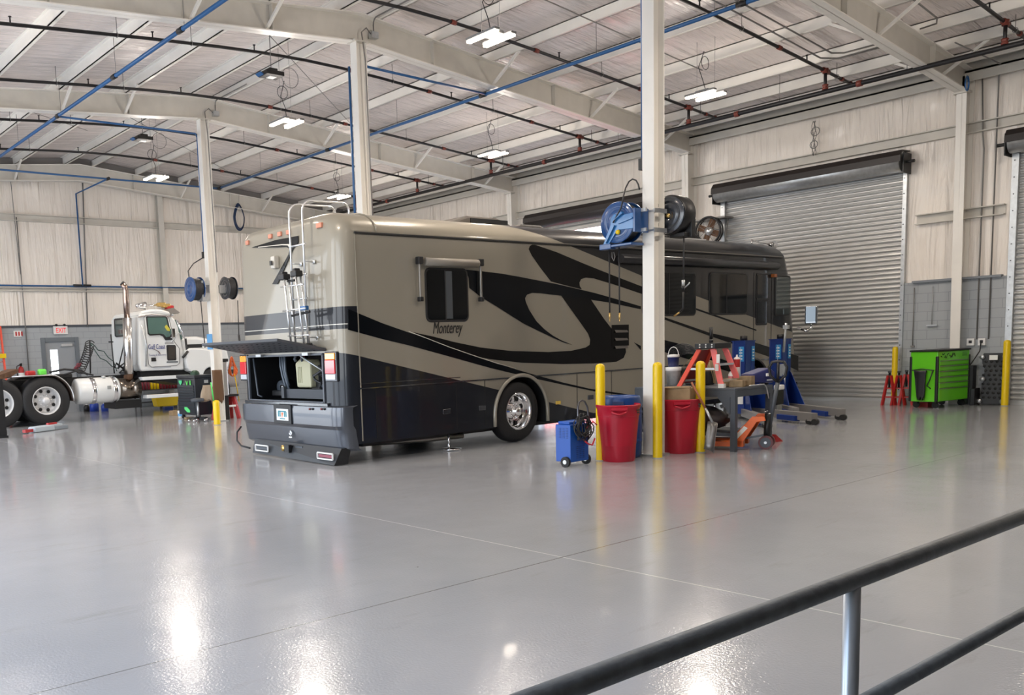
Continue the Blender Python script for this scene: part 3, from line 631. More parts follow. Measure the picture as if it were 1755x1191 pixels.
# ================================================================ THE MOTORHOME
Y0, Y1, XR, XF = 10.6, 13.66, 7.68, 21.05
rv = thing('motorhome', (XR, (Y0+Y1)/2, 0), 'large beige and black motorhome with sweeping dark stripes, rear engine hatch open', 'motorhome')
def rv_paint():
    m = bpy.data.materials.new('rv_paint'); m.use_nodes = True; nt = m.node_tree; b = nt.nodes['Principled BSDF']
    tc = nt.nodes.new('ShaderNodeTexCoord'); sep = nt.nodes.new('ShaderNodeSeparateXYZ'); nt.links.new(tc.outputs['Object'], sep.inputs[0])
    X, Yc, Z = sep.outputs['X'], sep.outputs['Y'], sep.outputs['Z']
    def below(pts):   # 1 where z is below a piecewise line through world (x,z) points
        acc = None
        for (xa, za), (xb, zb) in zip(pts[:-1], pts[1:]):
            k = (zb-za)/(xb-xa)
            l = node_math(nt, 'LESS_THAN', Z, node_math(nt, 'MULTIPLY_ADD', X, k, za-k*(xa-XR)))
            acc = l if acc is None else node_math(nt, 'MINIMUM', acc, l)
        return acc
    def above(pts):
        acc = None
        for (xa, za), (xb, zb) in zip(pts[:-1], pts[1:]):
            k = (zb-za)/(xb-xa)
            l = node_math(nt, 'GREATER_THAN', Z, node_math(nt, 'MULTIPLY_ADD', X, k, za-k*(xa-XR)))
            acc = l if acc is None else node_math(nt, 'MAXIMUM' if False else 'MINIMUM', acc, l)
        return acc
    low = node_math(nt, 'MAXIMUM', below([(7.68,1.66),(9.89,1.13),(11.04,.86)]), below([(11.04,.88),(13.5,.36)]))
    low = node_math(nt, 'MAXIMUM', below([(7.68,1.675),(13.5,.33)]), node_math(nt, 'LESS_THAN', Z, .36))
    top = above([(11.6,3.66),(14.83,2.91),(20.9,1.66)])
    rear = node_math(nt, 'LESS_THAN', X, .30)
    band = node_math(nt, 'MULTIPLY', rear, node_math(nt, 'MULTIPLY', node_math(nt, 'GREATER_THAN', Z, 2.015), node_math(nt, 'LESS_THAN', Z, 2.34)))
    pin = node_math(nt, 'MULTIPLY', rear, node_math(nt, 'LESS_THAN', node_math(nt, 'ABSOLUTE', node_math(nt, 'SUBTRACT', Z, 2.085)), .006))
    beige = (.285,.26,.21)
    c = node_mix_color(nt, low, beige, (.010,.012,.017))
    c = node_mix_color(nt, top, c, (.012,.012,.014))
    c = node_mix_color(nt, band, c, (.010,.011,.015)); c = node_mix_color(nt, pin, c, (.6,.58,.52))
    nt.links.new(c, b.inputs['Base Color'])
    b.inputs['Roughness'].default_value = .35; b.inputs['Metallic'].default_value = .12; b.inputs['Coat Weight'].default_value = .4; b.inputs['Specular IOR Level'].default_value = .3; b.inputs['Coat Roughness'].default_value = .03
    n = nt.nodes.new('ShaderNodeTexNoise'); n.inputs['Scale'].default_value = 1.1; nt.links.new(tc.outputs['Object'], n.inputs['Vector'])
    bp = nt.nodes.new('ShaderNodeBump'); bp.inputs['Strength'].default_value = .15; bp.inputs['Distance'].default_value = .012
    nt.links.new(n.outputs['Fac'], bp.inputs['Height']); nt.links.new(bp.outputs[0], b.inputs['Coat Normal']); nt.links.new(bp.outputs[0], b.inputs['Normal'])
    return m
M_rv = rv_paint()
M_stripe_k = mat('blue_black_stripe', (.002,.003,.005), .2, coat=.0)
M_stripe_b = mat('charcoal_stripe', (.006,.0055,.0055), .22, coat=.0)
for _m in (M_stripe_k, M_stripe_b): _m.node_tree.nodes['Principled BSDF'].inputs['Specular IOR Level'].default_value = .2
M_beige = mat('rv_beige', (.285,.26,.21), .3, .1, coat=.8)

# body: loft of rounded sections along X
ZT, ZBm = 3.76, .30
def section(inset, ztop_in):
    y0, y1, zt = Y0+inset, Y1-inset, ZT-ztop_in; r = .26
    pts = [(y0, ZBm), (y0, 1.2), (y0, 2.2), (y0, 3.0)]
    for k in range(9): t = PI/2*k/8; pts.append((y0+.62-.62*math.cos(t), zt-.33+.33*math.sin(t)))
    for k in range(9): t = PI/2*k/8; pts.append((y1-.36+.36*math.sin(t), zt-.33+.33*math.cos(t)))
    pts += [(y1, 3.0), (y1, 2.2), (y1, 1.2), (y1, ZBm)]
    return pts
def xfront(z): 
    if z < .9: return 21.05 - .25*(.9-z)/.6*.4
    return 21.08 - (z-.9)*.20 - max(0, z-2.9)**2*.5
secs = []
rr_ = .26
for k in range(7):
    t = PI/2*k/6; secs.append((XR + rr_*(1-math.cos(t)), rr_*(1-math.sin(t)), rr_*(1-math.sin(t))*.55, 0))
for x in (9.5, 12, 15, 18, 19.6): secs.append((x, 0, 0, 0))
for k in range(7):
    t = PI/2*k/6; secs.append((20.65 + .40*math.sin(t), .35*(1-math.cos(t)), .30*(1-math.cos(t)), 1))
mb = MB(); NS = None; vs = []
for (x, ins, zi, fr) in secs:
    pr = section(ins, zi); NS = len(pr)
    for (y, z) in pr:
        xx = x
        s_ = min(max((x-19.0)/2.05, 0), 1)
        xx = x - s_*(21.05-xfront(z))
        if x < 8.0: xx = x + .05*max(0,(z-1.6)/2) 
        vs.append((xx, y, z))
fs = []
for i in range(len(secs)-1):
    for k in range(NS): a_ = i*NS+k; b_ = i*NS+(k+1)%NS; fs.append((a_, b_, b_+NS, a_+NS))
fs.append(tuple(range(NS))[::-1]); fs.append(tuple(range((len(secs)-1)*NS, len(secs)*NS)))
mb.add(vs, fs, True)
body = mb.build('body', [M_rv, M_black], rv)
# cutters (world built, then parented space is handled by giving them the same parent)
c1 = MB().box((XR-.5,11.12,.92),(XR+1.9,13.36,1.655)).build('cut', M_black, rv)
def wheelcut(x):
    m_ = MB(); n = 36; r = .64
    pts = [(x+r*math.cos(PI*k/n), Y0-.5, .5+r*math.sin(PI*k/n)) for k in range(n+1)]
    pts += [(x-r, Y0-.5, .1), (x+r, Y0-.5, .1)]
    m_.prism(pts, (0,1.15,0)); return m_.build('cut', M_black, rv)
WX1, WX2 = 11.42, 18.9
c2 = wheelcut(WX1); c3 = wheelcut(WX2)
bake(body, [c1, c2, c3])
md = body.modifiers.new('edge', 'EDGE_SPLIT'); md.split_angle = math.radians(40)
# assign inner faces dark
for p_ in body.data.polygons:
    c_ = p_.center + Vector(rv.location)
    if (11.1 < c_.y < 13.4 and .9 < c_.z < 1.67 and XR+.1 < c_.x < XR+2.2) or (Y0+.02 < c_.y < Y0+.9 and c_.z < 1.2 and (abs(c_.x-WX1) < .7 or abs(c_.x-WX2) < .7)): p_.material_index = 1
# underbody floor pan
MB().box((8.2,10.9,.22),(20.6,13.4,.34)).build('chassis', M_black, rv)

# side graphics
def decal(name, pts, m, off=.006, th=.004, plane=Y0):
    w = [P(px,py,1,plane) for px,py in pts]
    return MB().prism([(q.x, plane-off, q.z) for q in w], (0,th,0)).build(name, m, rv)
def smooth_poly(pts, closed=True, n=4):
    out = []; N = len(pts)
    for i in range(N):
        p0, p1, p2, p3 = [V(*pts[(i+k-1)%N], 0) for k in range(4)]
        for k in range(n):
            t = k/n
            q = .5*((2*p1)+(p2-p0)*t+(2*p0-5*p1+4*p2-p3)*t*t+(-p0+3*p1-3*p2+p3)*t**3); out.append((q.x,q.y))
    return out
z7 = lambda L: [(700+x/2.836, 360+y/2.836) for x, y in L]
A_top = [(596,529.5),(655,554),(705,571.5)]+z7([(100,625),(250,683),(380,727),(500,768),(620,803),(750,838),(880,868),(1130,905),(1250,925)])
A_bot = z7([(1250,932),(1130,912),(900,880),(760,851),(620,820),(500,792),(400,768),(200,712),(0,657)])+[(655,594-13),(596,565)]
decal('side_stripe', A_top+A_bot, M_stripe_k, .006)
hook = z7([(4,590),(120,615),(220,641),(350,668),(500,685),(680,690),(790,684),(860,668)])+z7([(880,655),(883,630),(872,600),(830,540),(742,416),(885,434),(950,530),(1030,632),(1052,662),(1056,690),(1045,718),(1010,737),(900,745),(750,748),(550,742),(400,725),(330,712),(200,665),(100,628)])
decal('side_stripe', hook, M_stripe_b, .0075)
sw = z7([(277,290),(350,297),(450,309),(540,325),(720,360),(900,402),(1020,436),(1128,468),(1128,482),(980,450),(880,434),(740,416),(640,404),(600,402),(575,411),(565,428),(568,445),(585,485),(620,540),(660,580),(700,610),(745,635),(795,655),(750,642),(700,620),(560,553),(430,470),(345,418),(295,378),(292,330)])
decal('side_stripe', sw, M_stripe_k, .009)
up = z7([(612,168),(720,205),(850,260),(1000,320),(1135,372),(1135,408),(1000,362),(900,332),(860,328),(838,336),(830,352),(832,370),(842,385),(780,370),(692,347),(640,280),(600,222),(584,190),(590,174),(600,168)])
decal('side_stripe', up, M_stripe_b, .006)
decal('side_stripe', [(1131,541),(1215,570),(1258,580),(1293,587),(1368,610),(1368,636),(1323,613),(1293,603),(1258,590),(1215,575),(1131,545)], M_stripe_b, .006)
decal('side_stripe', [(1131,581),(1160,588),(1200,603),(1250,620),(1293,634),(1366,655),(1366,668),(1293,650),(1200,622),(1131,601)], M_stripe_b, .006)
decal('side_stripe', [(1192,528),(1250,548),(1296,565),(1296,567),(1250,551),(1192,531)], M_stripe_k, .006)
decal('side_stripe', z7([(1096,643),(1128,660),(1128,680),(1118,668)]), M_stripe_k, .006)
# white pinline between stripes
pl = [P(px,py,1,Y0) for px,py in [(590,562),(655,576),(700,568),(748,590),(816,610)][:0]+z7([(0,590),(100,628),(200,667),(330,712),(430,745),(520,770)])]
MB().tube([(q.x,Y0-.010,q.z) for q in pl], .006, 5).build('pinline', mat('cream_pinline',(.62,.58,.50),.4), rv)
# roof gutter, trims and panel joints
g0 = P(590,395,1,Y0); g1 = P(1309,441,1,Y0)
MB().box((XR+.28,Y0-.03,3.385),(20.1,Y0+.01,3.415)).build('gutter_trim', M_black, rv, bevel=.005)
MB().box((XR+.28,Y0-.022,3.415),(20.1,Y0+.01,3.425)).build('gutter_rail', M_beige, rv)
MB().box((XR+.285,Y0-.012,.34),(XR+.30,Y0+.0,3.385)).build('corner_trim', M_beige, rv)
MB().tube([(8.25+.12,Y0-.006+.0,3.43)]+[(8.37, Y0+.62-.63*math.cos(t), 3.43+.34*math.sin(t)) for t in [PI/2*k/8 for k in range(1,9)]], .012, 6).build('roof_cap_joint', M_beige, rv)
MB().box((7.95,Y0-.018,1.115),(20.0,Y0,1.135)).build('slide_trim', M_rvsilver, rv)
MB().box((7.95,Y0-.010,1.19),(10.0,Y0,1.20)).build('slide_trim', M_rvsilver, rv)
for x in (8.25, 9.9, 10.55, 12.9, 13.9, 15.3, 16.7):
    MB().box((x,Y0-.004,.36),(x+.012,Y0+.004,1.11)).build('compartment_joint', M_black, rv)
for x in (9.6, 10.4, 13.2): MB().box((x,Y0-.014,.62),(x+.16,Y0,.70)).build('compartment_latch', M_rvsilver, rv, bevel=.004)
p = P(956,690,1,Y0); MB().box((p.x-.06,Y0-.02,p.z-.03),(p.x+.06,Y0,p.z+.03)).build('side_marker', mat('amber_lens',(.8,.55,.1),.25), rv, bevel=.005)
# wheel arch lips
for wx, m_ in ((WX1, M_beige), (WX2, M_rvsilver)):
    pts = [(wx+.66*math.cos(PI*k/28), Y0-.02, .5+.66*math.sin(PI*k/28)) for k in range(29)]
    MB().tube([(wx+.66,Y0-.02,.32)]+pts+[(wx-.66,Y0-.02,.32)], .032, 8).build('wheel_arch', m_, rv)
# wheels
def wheel(parent, c, R_, w, rimr, face, rim_m, deep=.13, name='wheel', holes=8):
    c = V(*c)
    prof = [(rimr,0),(rimr+.03,-.01*face),(R_-.06,-.015*face),(R_-.02,.02*face),(R_,.06*face),(R_,(w-.06)*face),(R_-.04,w*face),(rimr,w*face)]
    w_ = MB().lathe(prof, c, 'y', 40).build(name, M_rubber, parent)
    rp = [(rimr+.012,-.012*face),(rimr+.0,-.018*face),(rimr-.02,.0),(rimr-.035,deep*.55*face),(rimr-.05,deep*face),(rimr*.52,deep*.9*face),(rimr*.46,deep*.55*face),(rimr*.30,deep*.5*face),(rimr*.27,-.0*face),(rimr*.18,-.03*face),(0,-.035*face)]
    r_ = MB().lathe(rp, c, 'y', 40).build('rim', rim_m, w_)
    h = MB()
    for k in range(holes):
        t = 2*PI*k/holes+.3; h.lathe([(0,deep*.86*face),(rimr*.13,deep*.86*face)], c+V(rimr*.72*math.cos(t),0,rimr*.72*math.sin(t)), 'y', 12)
    h.build('hand_holes', M_black, w_)
    nuts = MB()
    for k in range(10): t = 2*PI*k/10; nuts.lathe([(0,deep*.4*face),(.016,deep*.42*face),(.018,deep*.6*face)], c+V(rimr*.40*math.cos(t),0,rimr*.40*math.sin(t)), 'y', 6)
    nuts.build('lug_nuts', M_chrome, w_)
    return w_
for wx in (WX1, WX2):
    wheel(rv, (wx, Y0+.06, .535), .535, .28, .31, 1, M_chrome, .15)
for wx in (WX1, WX2):
    MB().tube([(wx, Y1-.3, .535),(wx, Y1-.05, .535)], .53, 28).build('wheel', M_rubber, rv)

# windows
def rwin(name, x0, x1, z0, z1, r=.09, off=.012, split=None, m=None):
    def rr(x0,x1,z0,z1,r,n=5):
        o = []
        for cx, cz, a0 in ((x1-r,z1-r,0),(x0+r,z1-r,PI/2),(x0+r,z0+r,PI),(x1-r,z0+r,1.5*PI)):
            o += [(cx+r*math.cos(a0+PI/2*k/n), cz+r*math.sin(a0+PI/2*k/n)) for k in range(n+1)]
        return o
    f = MB().prism([(x,Y0-.014,z) for x,z in rr(x0,x1,z0,z1,r)], (0,.02,0)).build(name, M_black, rv, bevel=.004)
    g = .035
    MB().prism([(x,Y0-.018,z) for x,z in rr(x0+g,x1-g,z0+g,z1-g,r*.7)], (0,.006,0)).build('pane', m or M_glassdark, f)
    if split: MB().box((split-.012,Y0-.024,z0+g),(split+.012,Y0-.012,z1-g)).build('sash_bar', M_black, f)
    return f
a, b_ = P(727,458,1,Y0), P(803,551,1,Y0)
w1 = rwin('window', a.x, b_.x, b_.z, a.z, .10, split=(a.x+b_.x)/2-.05)
MB().box(((a.x+b_.x)/2-.04,Y0-.022,b_.z+.05),((a.x+b_.x)/2+.10,Y0-.017,a.z-.05)).build('curtain', mat('grey_curtain',(.06,.07,.08),.5), w1)
a, b_ = P(1100,463,1,Y0), P(1192,541,1,Y0); rwin('window', a.x, b_.x, b_.z, a.z, .10, split=P(1145,500,1,Y0).x)
a, b_ = P(1215,466,1,Y0), P(1280,539,1,Y0); rwin('window', a.x, b_.x, b_.z, a.z, .10, split=P(1244,500,1,Y0).x)
a, b_ = P(1296,468,1,Y0), P(1316,514,1,Y0); rwin('window', a.x, b_.x, b_.z, a.z, .05)
a, b_ = P(1295,514,1,Y0), P(1314,557,1,Y0); rwin('window', a.x, b_.x, b_.z, a.z, .05)
a, b_ = P(1328,472,1,Y0), P(1353,541,1,Y0); rwin('window', a.x, b_.x, b_.z, a.z, .06, m=mat('pale_reflecting_glass',(.12,.14,.14),.05,.4))
# entry door outline, windshield
a = P(1292,462,1,Y0); b_ = P(1320,660,1,Y0)
for xx in (a.x, b_.x): MB().box((xx,Y0-.006,.45),(xx+.015,Y0,3.05)).build('door_joint', M_black, rv)
ws = MB(); n = 12
rows = []
for z in (1.5, 2.2, 2.9): rows.append([(xfront(z)+.012-.9*((2*k/n-1)**8)*.12, Y0+.25+(Y1-Y0-.5)*k/n, z) for k in range(n+1)])
for j in range(2):
    ws.add(rows[j]+rows[j+1], [(k,k+1,k+n+2,k+n+1) for k in range(n)], True)
ws.build('windshield', M_glassdark, rv)
# window awning roller with its arms
a, b_ = P(712,449,1,Y0), P(818,451,1,Y0); aw = MB(); za = a.z
aw.tube([(a.x+.12,Y0-.09,za),(b_.x-.08,Y0-.09,za)], .062, 12); wa = aw.build('window_awning', mat('awning_brown_grey',(.22,.20,.17),.5), rv)
for xx in (a.x+.02, b_.x): MB().box((xx-.018,Y0-.09,za-.56),(xx+.018,Y0-.05,za+.05)).build('awning_arm', mat('awning_arm_metal',(.30,.28,.25),.35,.7), wa, bevel=.01); MB().cbox((xx,Y0-.07,za-.57), (.07,.08,.07)).cbox((xx,Y0-.07,za+.02), (.09,.09,.11)).build('arm_bracket', M_black, wa, bevel=.01)
# long patio awning case
a, b_ = P(1131,440,1,Y0), P(1311,456,1,Y0)
MB().tube([(14.1,Y0-.075,3.20),(19.75,Y0-.075,3.20)], .085, 14).build('patio_awning', mat('awning_case_black',(.018,.018,.02),.3), rv)
MB().box((19.6,Y0-.10,2.95),(19.72,Y0-.02,3.02)).build('marker_light', mat('dim_amber_lens',(.4,.12,.03),.3), rv)
# louvred vent
a, b_ = P(1048,557,1,Y0), P(1077,592,1,Y0)
lv = MB().box((a.x,Y0-.012,b_.z),(b_.x,Y0-.002,a.z)).build('side_vent', M_stripe_b, rv)
m_ = MB()
for k in range(3): z = a.z-.1-k*.15; m_.prism([(a.x+.08,Y0-.016,z),(b_.x-.05,Y0-.016,z-.01),(b_.x-.05,Y0-.04,z-.045),(a.x+.08,Y0-.04,z-.045)], (0,.012,.02))
m_.build('louvres', mat('louvre_grey',(.12,.11,.10),.4), lv)
# lettering
a = P(741,574,1,Y0); b_ = P(794,561,1,Y0)
text_mesh('Monterey', 'lettering', M_letterblk, rv, .27, (a.x,Y0-.008,a.z+.02), (1,0,0), (0,0,1), shear=.32, width=.64)
# roof units
for x0, x1, zt, m_, wy in ((P(745,372,1,Y0).x+.35, P(855,375,1,Y0).x+.7, 3.92, M_rust, .45), (18.3,19.4,3.88, M_black, .45)):
    pass
a = P(745,378,1,11.6); b_ = P(855,380,1,11.6)
ac = MB(); xa, xb = a.x, b_.x
zc_ = P(800,369,1,11.3).z
ac.prism([(xa,11.3,3.70),(xa+.15,11.3,zc_-.10),(xa+.50,11.3,zc_),(xb-.35,11.3,zc_),(xb,11.3,zc_-.10),(xb,11.3,3.70)], (0,1.0,0))
A1 = ac.build('roof_air_conditioner', mat('ac_dark_grey',(.10,.09,.08),.5), rv, bevel=.04)
MB().box((xa+.55,11.285,3.76),(xb-.1,11.30,zc_-.04)).build('grille', M_black, A1)
MB().prism([(xb+.1,11.4,3.72),(xb+.4,11.4,3.86),(xb+.9,11.4,3.86),(xb+1.3,11.4,3.72)], (0,.7,0)).build('roof_vent_cover', mat('ac_dark_grey2',(.09,.085,.08),.5), rv, bevel=.03)
a = P(1165,402,1,11.6)
MB().prism([(a.x-.9,11.4,3.70),(a.x-.7,11.4,4.0),(a.x+.2,11.4,4.0),(a.x+.7,11.4,3.80),(a.x+.7,11.4,3.70)], (0,.9,0)).build('roof_air_conditioner', M_black, rv, bevel=.05)
MB().box((16.5,11.0,3.68),(17.7,11.08,3.76)).build('roof_rail', M_alu, rv)
p = P(1300,424,1,11.2)
MB().tube([(p.x-.3,11.2,3.74),(p.x-.3,11.2,3.86),(p.x,11.2,3.82),(p.x+.6,11.2,3.78)], .02, 6).lathe([(0,0),(.05,0),(.1,.18),(0,.19)], (p.x+.5,11.2,3.78), 'x', 10).build('air_horn', M_chrome, rv)
# side mirror
p = P(1388,540,1,Y0-.35)
mr = MB().tube([(20.85,Y0-.02,P(1370,562,1,Y0).z),(p.x-.1,Y0-.33,p.z-.36),(p.x+.05,Y0-.36,p.z-.30),(p.x+.05,Y0-.36,p.z-.15)], .035, 8).build('mirror_arm', M_chrome, rv)
MB().cbox(V(p.x+.05,Y0-.36,p.z), (.16,.26,.42), .3).build('mirror_head', mat('mirror_shell',(.25,.27,.29),.2,.8), mr, bevel=.03)
MB().cbox(V(p.x-.035,Y0-.385,p.z+.02), (.01,.2,.34), .3).build('mirror_glass', mat('mirror_glass',(.06,.07,.08),.08,1.0), mr)

# --- rear face: swoosh, lights, ladder
def rp(px, py): return P(px, py, 0, XR)
def rdecal(name, pts, m, off=.010):
    w = [rp(*q) for q in pts]
    return MB().prism([(XR-off+.05*max(0,(q.z-1.6)/2)-.006, q.y, q.z) for q in w], (.006,0,0)).build(name, m, rv)
rdecal('rear_swoosh', [(428,424),(470,411),(508,404),(508,416),(500,426),(474,487),(465,487),(492,436),(494,427),(489,423),(470,424)], M_stripe_b)
rdecal('rear_pinline', [(440,423),(480,418.5),(494,418),(496,422),(494,427),(491,420.5),(480,420),(440,424)], mat('cream_pinline',(.62,.58,.50),.4), .014)
zc = lambda L: [(380+x/3.97, 330+y/3.97) for x, y in L]
# camera housing
MB().cbox(rp(472,450)+V(-.01,0,0), (.10,.12,.20)).build('rear_camera', mat('camera_beige',(.55,.52,.46),.4), rv, bevel=.02)
MB().cbox(rp(473,449)+V(-.095,0,-.02), (.02,.06,.07)).build('camera_lens', M_black, rv)
for px, py, w in ((421,416,.09),(460,405,.10),(476,401,.10),(491,398,.10),(544,386,.14)):
    q = rp(px,py); MB().cbox((XR+.05,q.y,q.z), (.07,w,.075)).build('clearance_light', mat('pink_amber_lens',(.62,.25,.16),.3), rv, bevel=.012)
# rear ladder
lad = MB(); L0, L1 = rp(509,545), rp(532,600)
ya, yb = 11.66, 11.30
xl = XR-.14
for y in (ya, yb):
    top = 3.92
    pts = [(xl,y,1.98 if y==ya else 1.80),(xl,y,3.72)]+arc((xl+.16,y,3.78), .16, PI, PI/2, 5, (1,0,0), (0,0,1))+[(xl+.75,y,3.95)]+arc((xl+.75,y,3.83), .12, PI/2, 0, 4, (1,0,0), (0,0,1))+[(xl+.87,y,3.50)]
    lad.tube(pts, .016, 8)
lr = lad.build('rear_ladder', M_alu, rv)
for z in (3.30, 2.86, 2.50, 2.05): MB().tube([(xl,ya+.04,z),(xl,yb-.04,z)], .014, 8).build('rung', M_alu, lr)
for y in (ya, yb):
    for z in (3.05, 1.92): MB().tube([(xl,y,z),(XR+.04,y-.02,z-.01)], .011, 6).lathe([(0,-.01),(.035,-.01),(.035,.0),(0,0)], (XR+.02,y-.02,z-.01), 'x', 10).build('standoff', M_alu, lr)
# folded extension ladder hooked on the rear ladder
ex = thing('folding_ladder', (XR-.2,11.7,2.0), 'aluminium folding ladder section with black end caps hooked low on the motorhome rear ladder', 'ladder')
def rq(px, py, dx): return P(px, py, 0, XR-dx)
rails = [((487,478),(499,590),.30),((495,478),(507,590),.22),((507,474),(521,588),.30),((515,474),(530,588),.22)]
for (a_, b2, dx) in rails:
    MB().tube([rq(*a_,dx), rq(*b2,dx)], .016, 8).build('rail', M_alu, ex)
for (px,py) in ((487,475),(508,469)): q = rq(px,py,.26); MB().cbox(q, (.13,.16,.09)).cbox(q+V(0,.0,.05),(.10,.07,.06)).build('end_cap', M_black, ex, bevel=.015)
for (px,py) in ((500,592),(525,592)): q = rq(px,py,.26); MB().cbox(q, (.12,.18,.07)).build('end_cap', M_black, ex, bevel=.015)
for (a_, b2) in (((481,492),(520,487)),((485,533),(524,528)),((494,576),(530,574))): MB().tube([rq(*a_,.30), rq(*b2,.30)], .011, 6).build('rung', M_alu, ex)
for (a_, b2) in (((493,482),(506,480)),((500,541),(531,534))): MB().tube([rq(*a_,.24), rq(*b2,.24)], .018, 6).build('black_sleeve', M_black, ex)
MB().cbox(rq(521,528,.27), (.06,.16,.06)).build('blue_strap', M_bluepipe, ex)
# logo mark under the ladder
q = rp(537,594)
m_ = MB()
for a_, b2 in (((531,597),(537,590)),((537,590),(543,594)),((543,594),(543,598)),((543,598),(533,599)),((533,599),(531,597)),((537,590),(536,598)),((538,594),(541,597))):
    m_.tube([rp(*a_)+V(-.012,0,0), rp(*b2)+V(-.012,0,0)], .007, 4)
m_.build('rear_emblem', M_letterblk, rv)

# engine bay contents
bay = MB(); bay.box((XR+1.2,11.15,.95),(XR+1.25,13.33,1.64)).build('bay_bulkhead', mat('bulkhead_black',(.012,.009,.008),.8), rv)  # near-black panel closing the back of the engine bay
MB().box((XR+.25,11.2,.95),(XR+.32,12.6,1.10)).box((XR+.2,12.6,.95),(XR+.26,12.68,1.14)).build('bay_crossmember', mat('dirty_grey_steel',(.07,.075,.085),.55), rv)
q = rp(490,642); cc = V(XR+.35, 12.22, 1.12)
can = MB(); can.prism([cc+V(0,-.21,0), cc+V(0,.21,0), cc+V(0,.24,.40), cc+V(0,.10,.47), cc+V(0,-.17,.45), cc+V(0,-.21,.40)], (.22,0,0))
cn = can.build('coolant_tank', M_jug, rv, bevel=.03)
MB().tube([cc+V(.1,.14,.45), cc+V(.1,.15,.52)], .04, 12).build('tank_cap', mat('pink_cap',(.6,.12,.12),.4), cn)
m_ = MB()
for k in range(3): m_.box(cc+V(-.006,.04+.045*k,.08), cc+V(.0,.055+.045*k,.34))
m_.build('tank_ribs', mat('jug_rib',(.36,.34,.20),.5), cn)
hoses = []
for k, (y, z0, y1, z1) in enumerate(((12.75,1.64,12.55,1.0),(12.82,1.64,12.62,.98),(12.68,1.64,12.60,1.15),(12.35,1.64,12.35,1.55),(12.15,1.64,12.15,1.55))):
    MB().tube([(XR+.3,y,z0),(XR+.3,y,z0-.25*(z0-z1)),(XR+.28,y*.6+y1*.4,.5*(z0+z1)),(XR+.3,y1,z1)], .022, 7).build('hose', mat('hose_grey',(.10,.12,.15),.4), rv)
rnd = random.Random(3)
for k in range(12):
    y = 11.25+rnd.random()*.6; z = 1.0+rnd.random()*.1
    pts = [(XR+.3,y,z)]
    for j in range(4): pts.append((XR+.3+rnd.random()*.2, y+(-.15+rnd.random()*.35)*(j+1)*.5, z+.09*(j+1)+rnd.random()*.05))
    MB().tube(pts, .012+rnd.random()*.012, 6).build('hose', M_hose, rv)
MB().tube([(XR+.28,11.35,1.30),(XR+.45,11.9,1.02)], .05, 12).build('pipe', M_darksteel, rv)
MB().tube([(XR+.18,11.28,1.35),(XR-.0,11.75,1.64)], .014, 6).build('hatch_strut', M_galv, rv)
MB().lathe([(0,0),(.11,0),(.12,.04),(.12,.22),(0,.22)], (XR+.35,12.95,1.12), 'x', 18).build('air_filter', M_darksteel, rv)
MB().lathe([(0,-.005),(.045,-.01),(.045,.02)], (XR+.34,12.88,1.12), 'x', 12).build('filter_cap', M_chrome, rv)
MB().tube([(XR+.05,13.28,1.62),(XR+.05,13.22,1.25),(XR+.06,13.2,1.0),(XR+.08,13.1,.97)], .018, 7).build('hose', M_darksteel, rv)
MB().cbox((XR+.5,12.9,1.02),(.4,.5,.1)).cbox((XR+.7,11.9,1.1),(.5,.5,.25)).cbox((XR+.6,11.45,1.4),(.3,.3,.25)).build('engine_block', M_black, rv, bevel=.02)
# hatch opening frame
fr = MB()
for a_, b2 in (((11.12,.92),(11.12,1.655)),((13.36,.92),(13.36,1.655)),((11.12,.92),(13.36,.92)),((11.12,1.655),(13.36,1.655))):
    fr.beam((XR-.005,*a_),(XR-.005,*b2),.03,.035,(1,0,0))
fr.build('hatch_frame', mat('frame_grey',(.10,.11,.13),.4), rv)
MB().box((XR-.04,11.0,.86),(XR+.05,13.5,.92)).build('bumper_step', M_rvsilver, rv, bevel=.01)
# hatch door, raised
hm = mat('hatch_underside', (.06,.065,.075), .6)
hd = MB(); H0 = V(XR-.01,0,1.70); H1 = V(6.84,0,1.865); up_ = V(.02,0,.04)
ha = MB().prism([(H0.x,11.02,H0.z),(H0.x,13.46,H0.z),(H1.x,13.42,H1.z),(H1.x,11.06,H1.z)], (.006,0,.045)).build('hatch_door', hm, rv, bevel=.008)
m_ = MB()
for r_ in range(5):
    for k in range(14):
        t = (r_+.6)/5.4; q = H0.lerp(H1, t); y = 11.2+k*.158+(r_%2)*.07
        m_.lathe([(0,-.006),(.02,-.006),(.022,0)], (q.x,y,q.z-.0), 'z', 8)
m_.build('pad_dimples', M_black, ha)
m_ = MB()
for y in (11.5, 12.9): m_.cbox((XR-.05,y,1.665), (.06,.16,.04))
m_.build('hatch_hinge', M_galv, ha)
MB().tube([(XR-.55,11.7,1.81),(XR-.55,11.7,1.86)], .01, 6).build('latch_pin', M_alu, ha)
# tail lights
for (ya_, yb_) in ((10.78,11.03),(13.40,13.60)):
    tl = MB().box((XR-.025,ya_-.03,1.24),(XR+.03,yb_+.03,1.69)).build('tail_light', M_rvsilver, rv, bevel=.015)
    MB().box((XR-.04,ya_,1.57),(XR,yb_,1.67)).build('amber_lens', mat('amber_tail',(.95,.35,.03),.15,coat=1,emit=.25), tl, bevel=.01)
    MB().box((XR-.045,ya_,1.36),(XR,yb_,1.57)).build('red_lens', mat('red_tail',(.65,.02,.03),.12,coat=1,emit=.12), tl, bevel=.01)
    MB().box((XR-.04,ya_,1.27),(XR,yb_,1.355)).build('reverse_lens', mat('clear_tail',(.6,.62,.65),.12,coat=1), tl, bevel=.01)
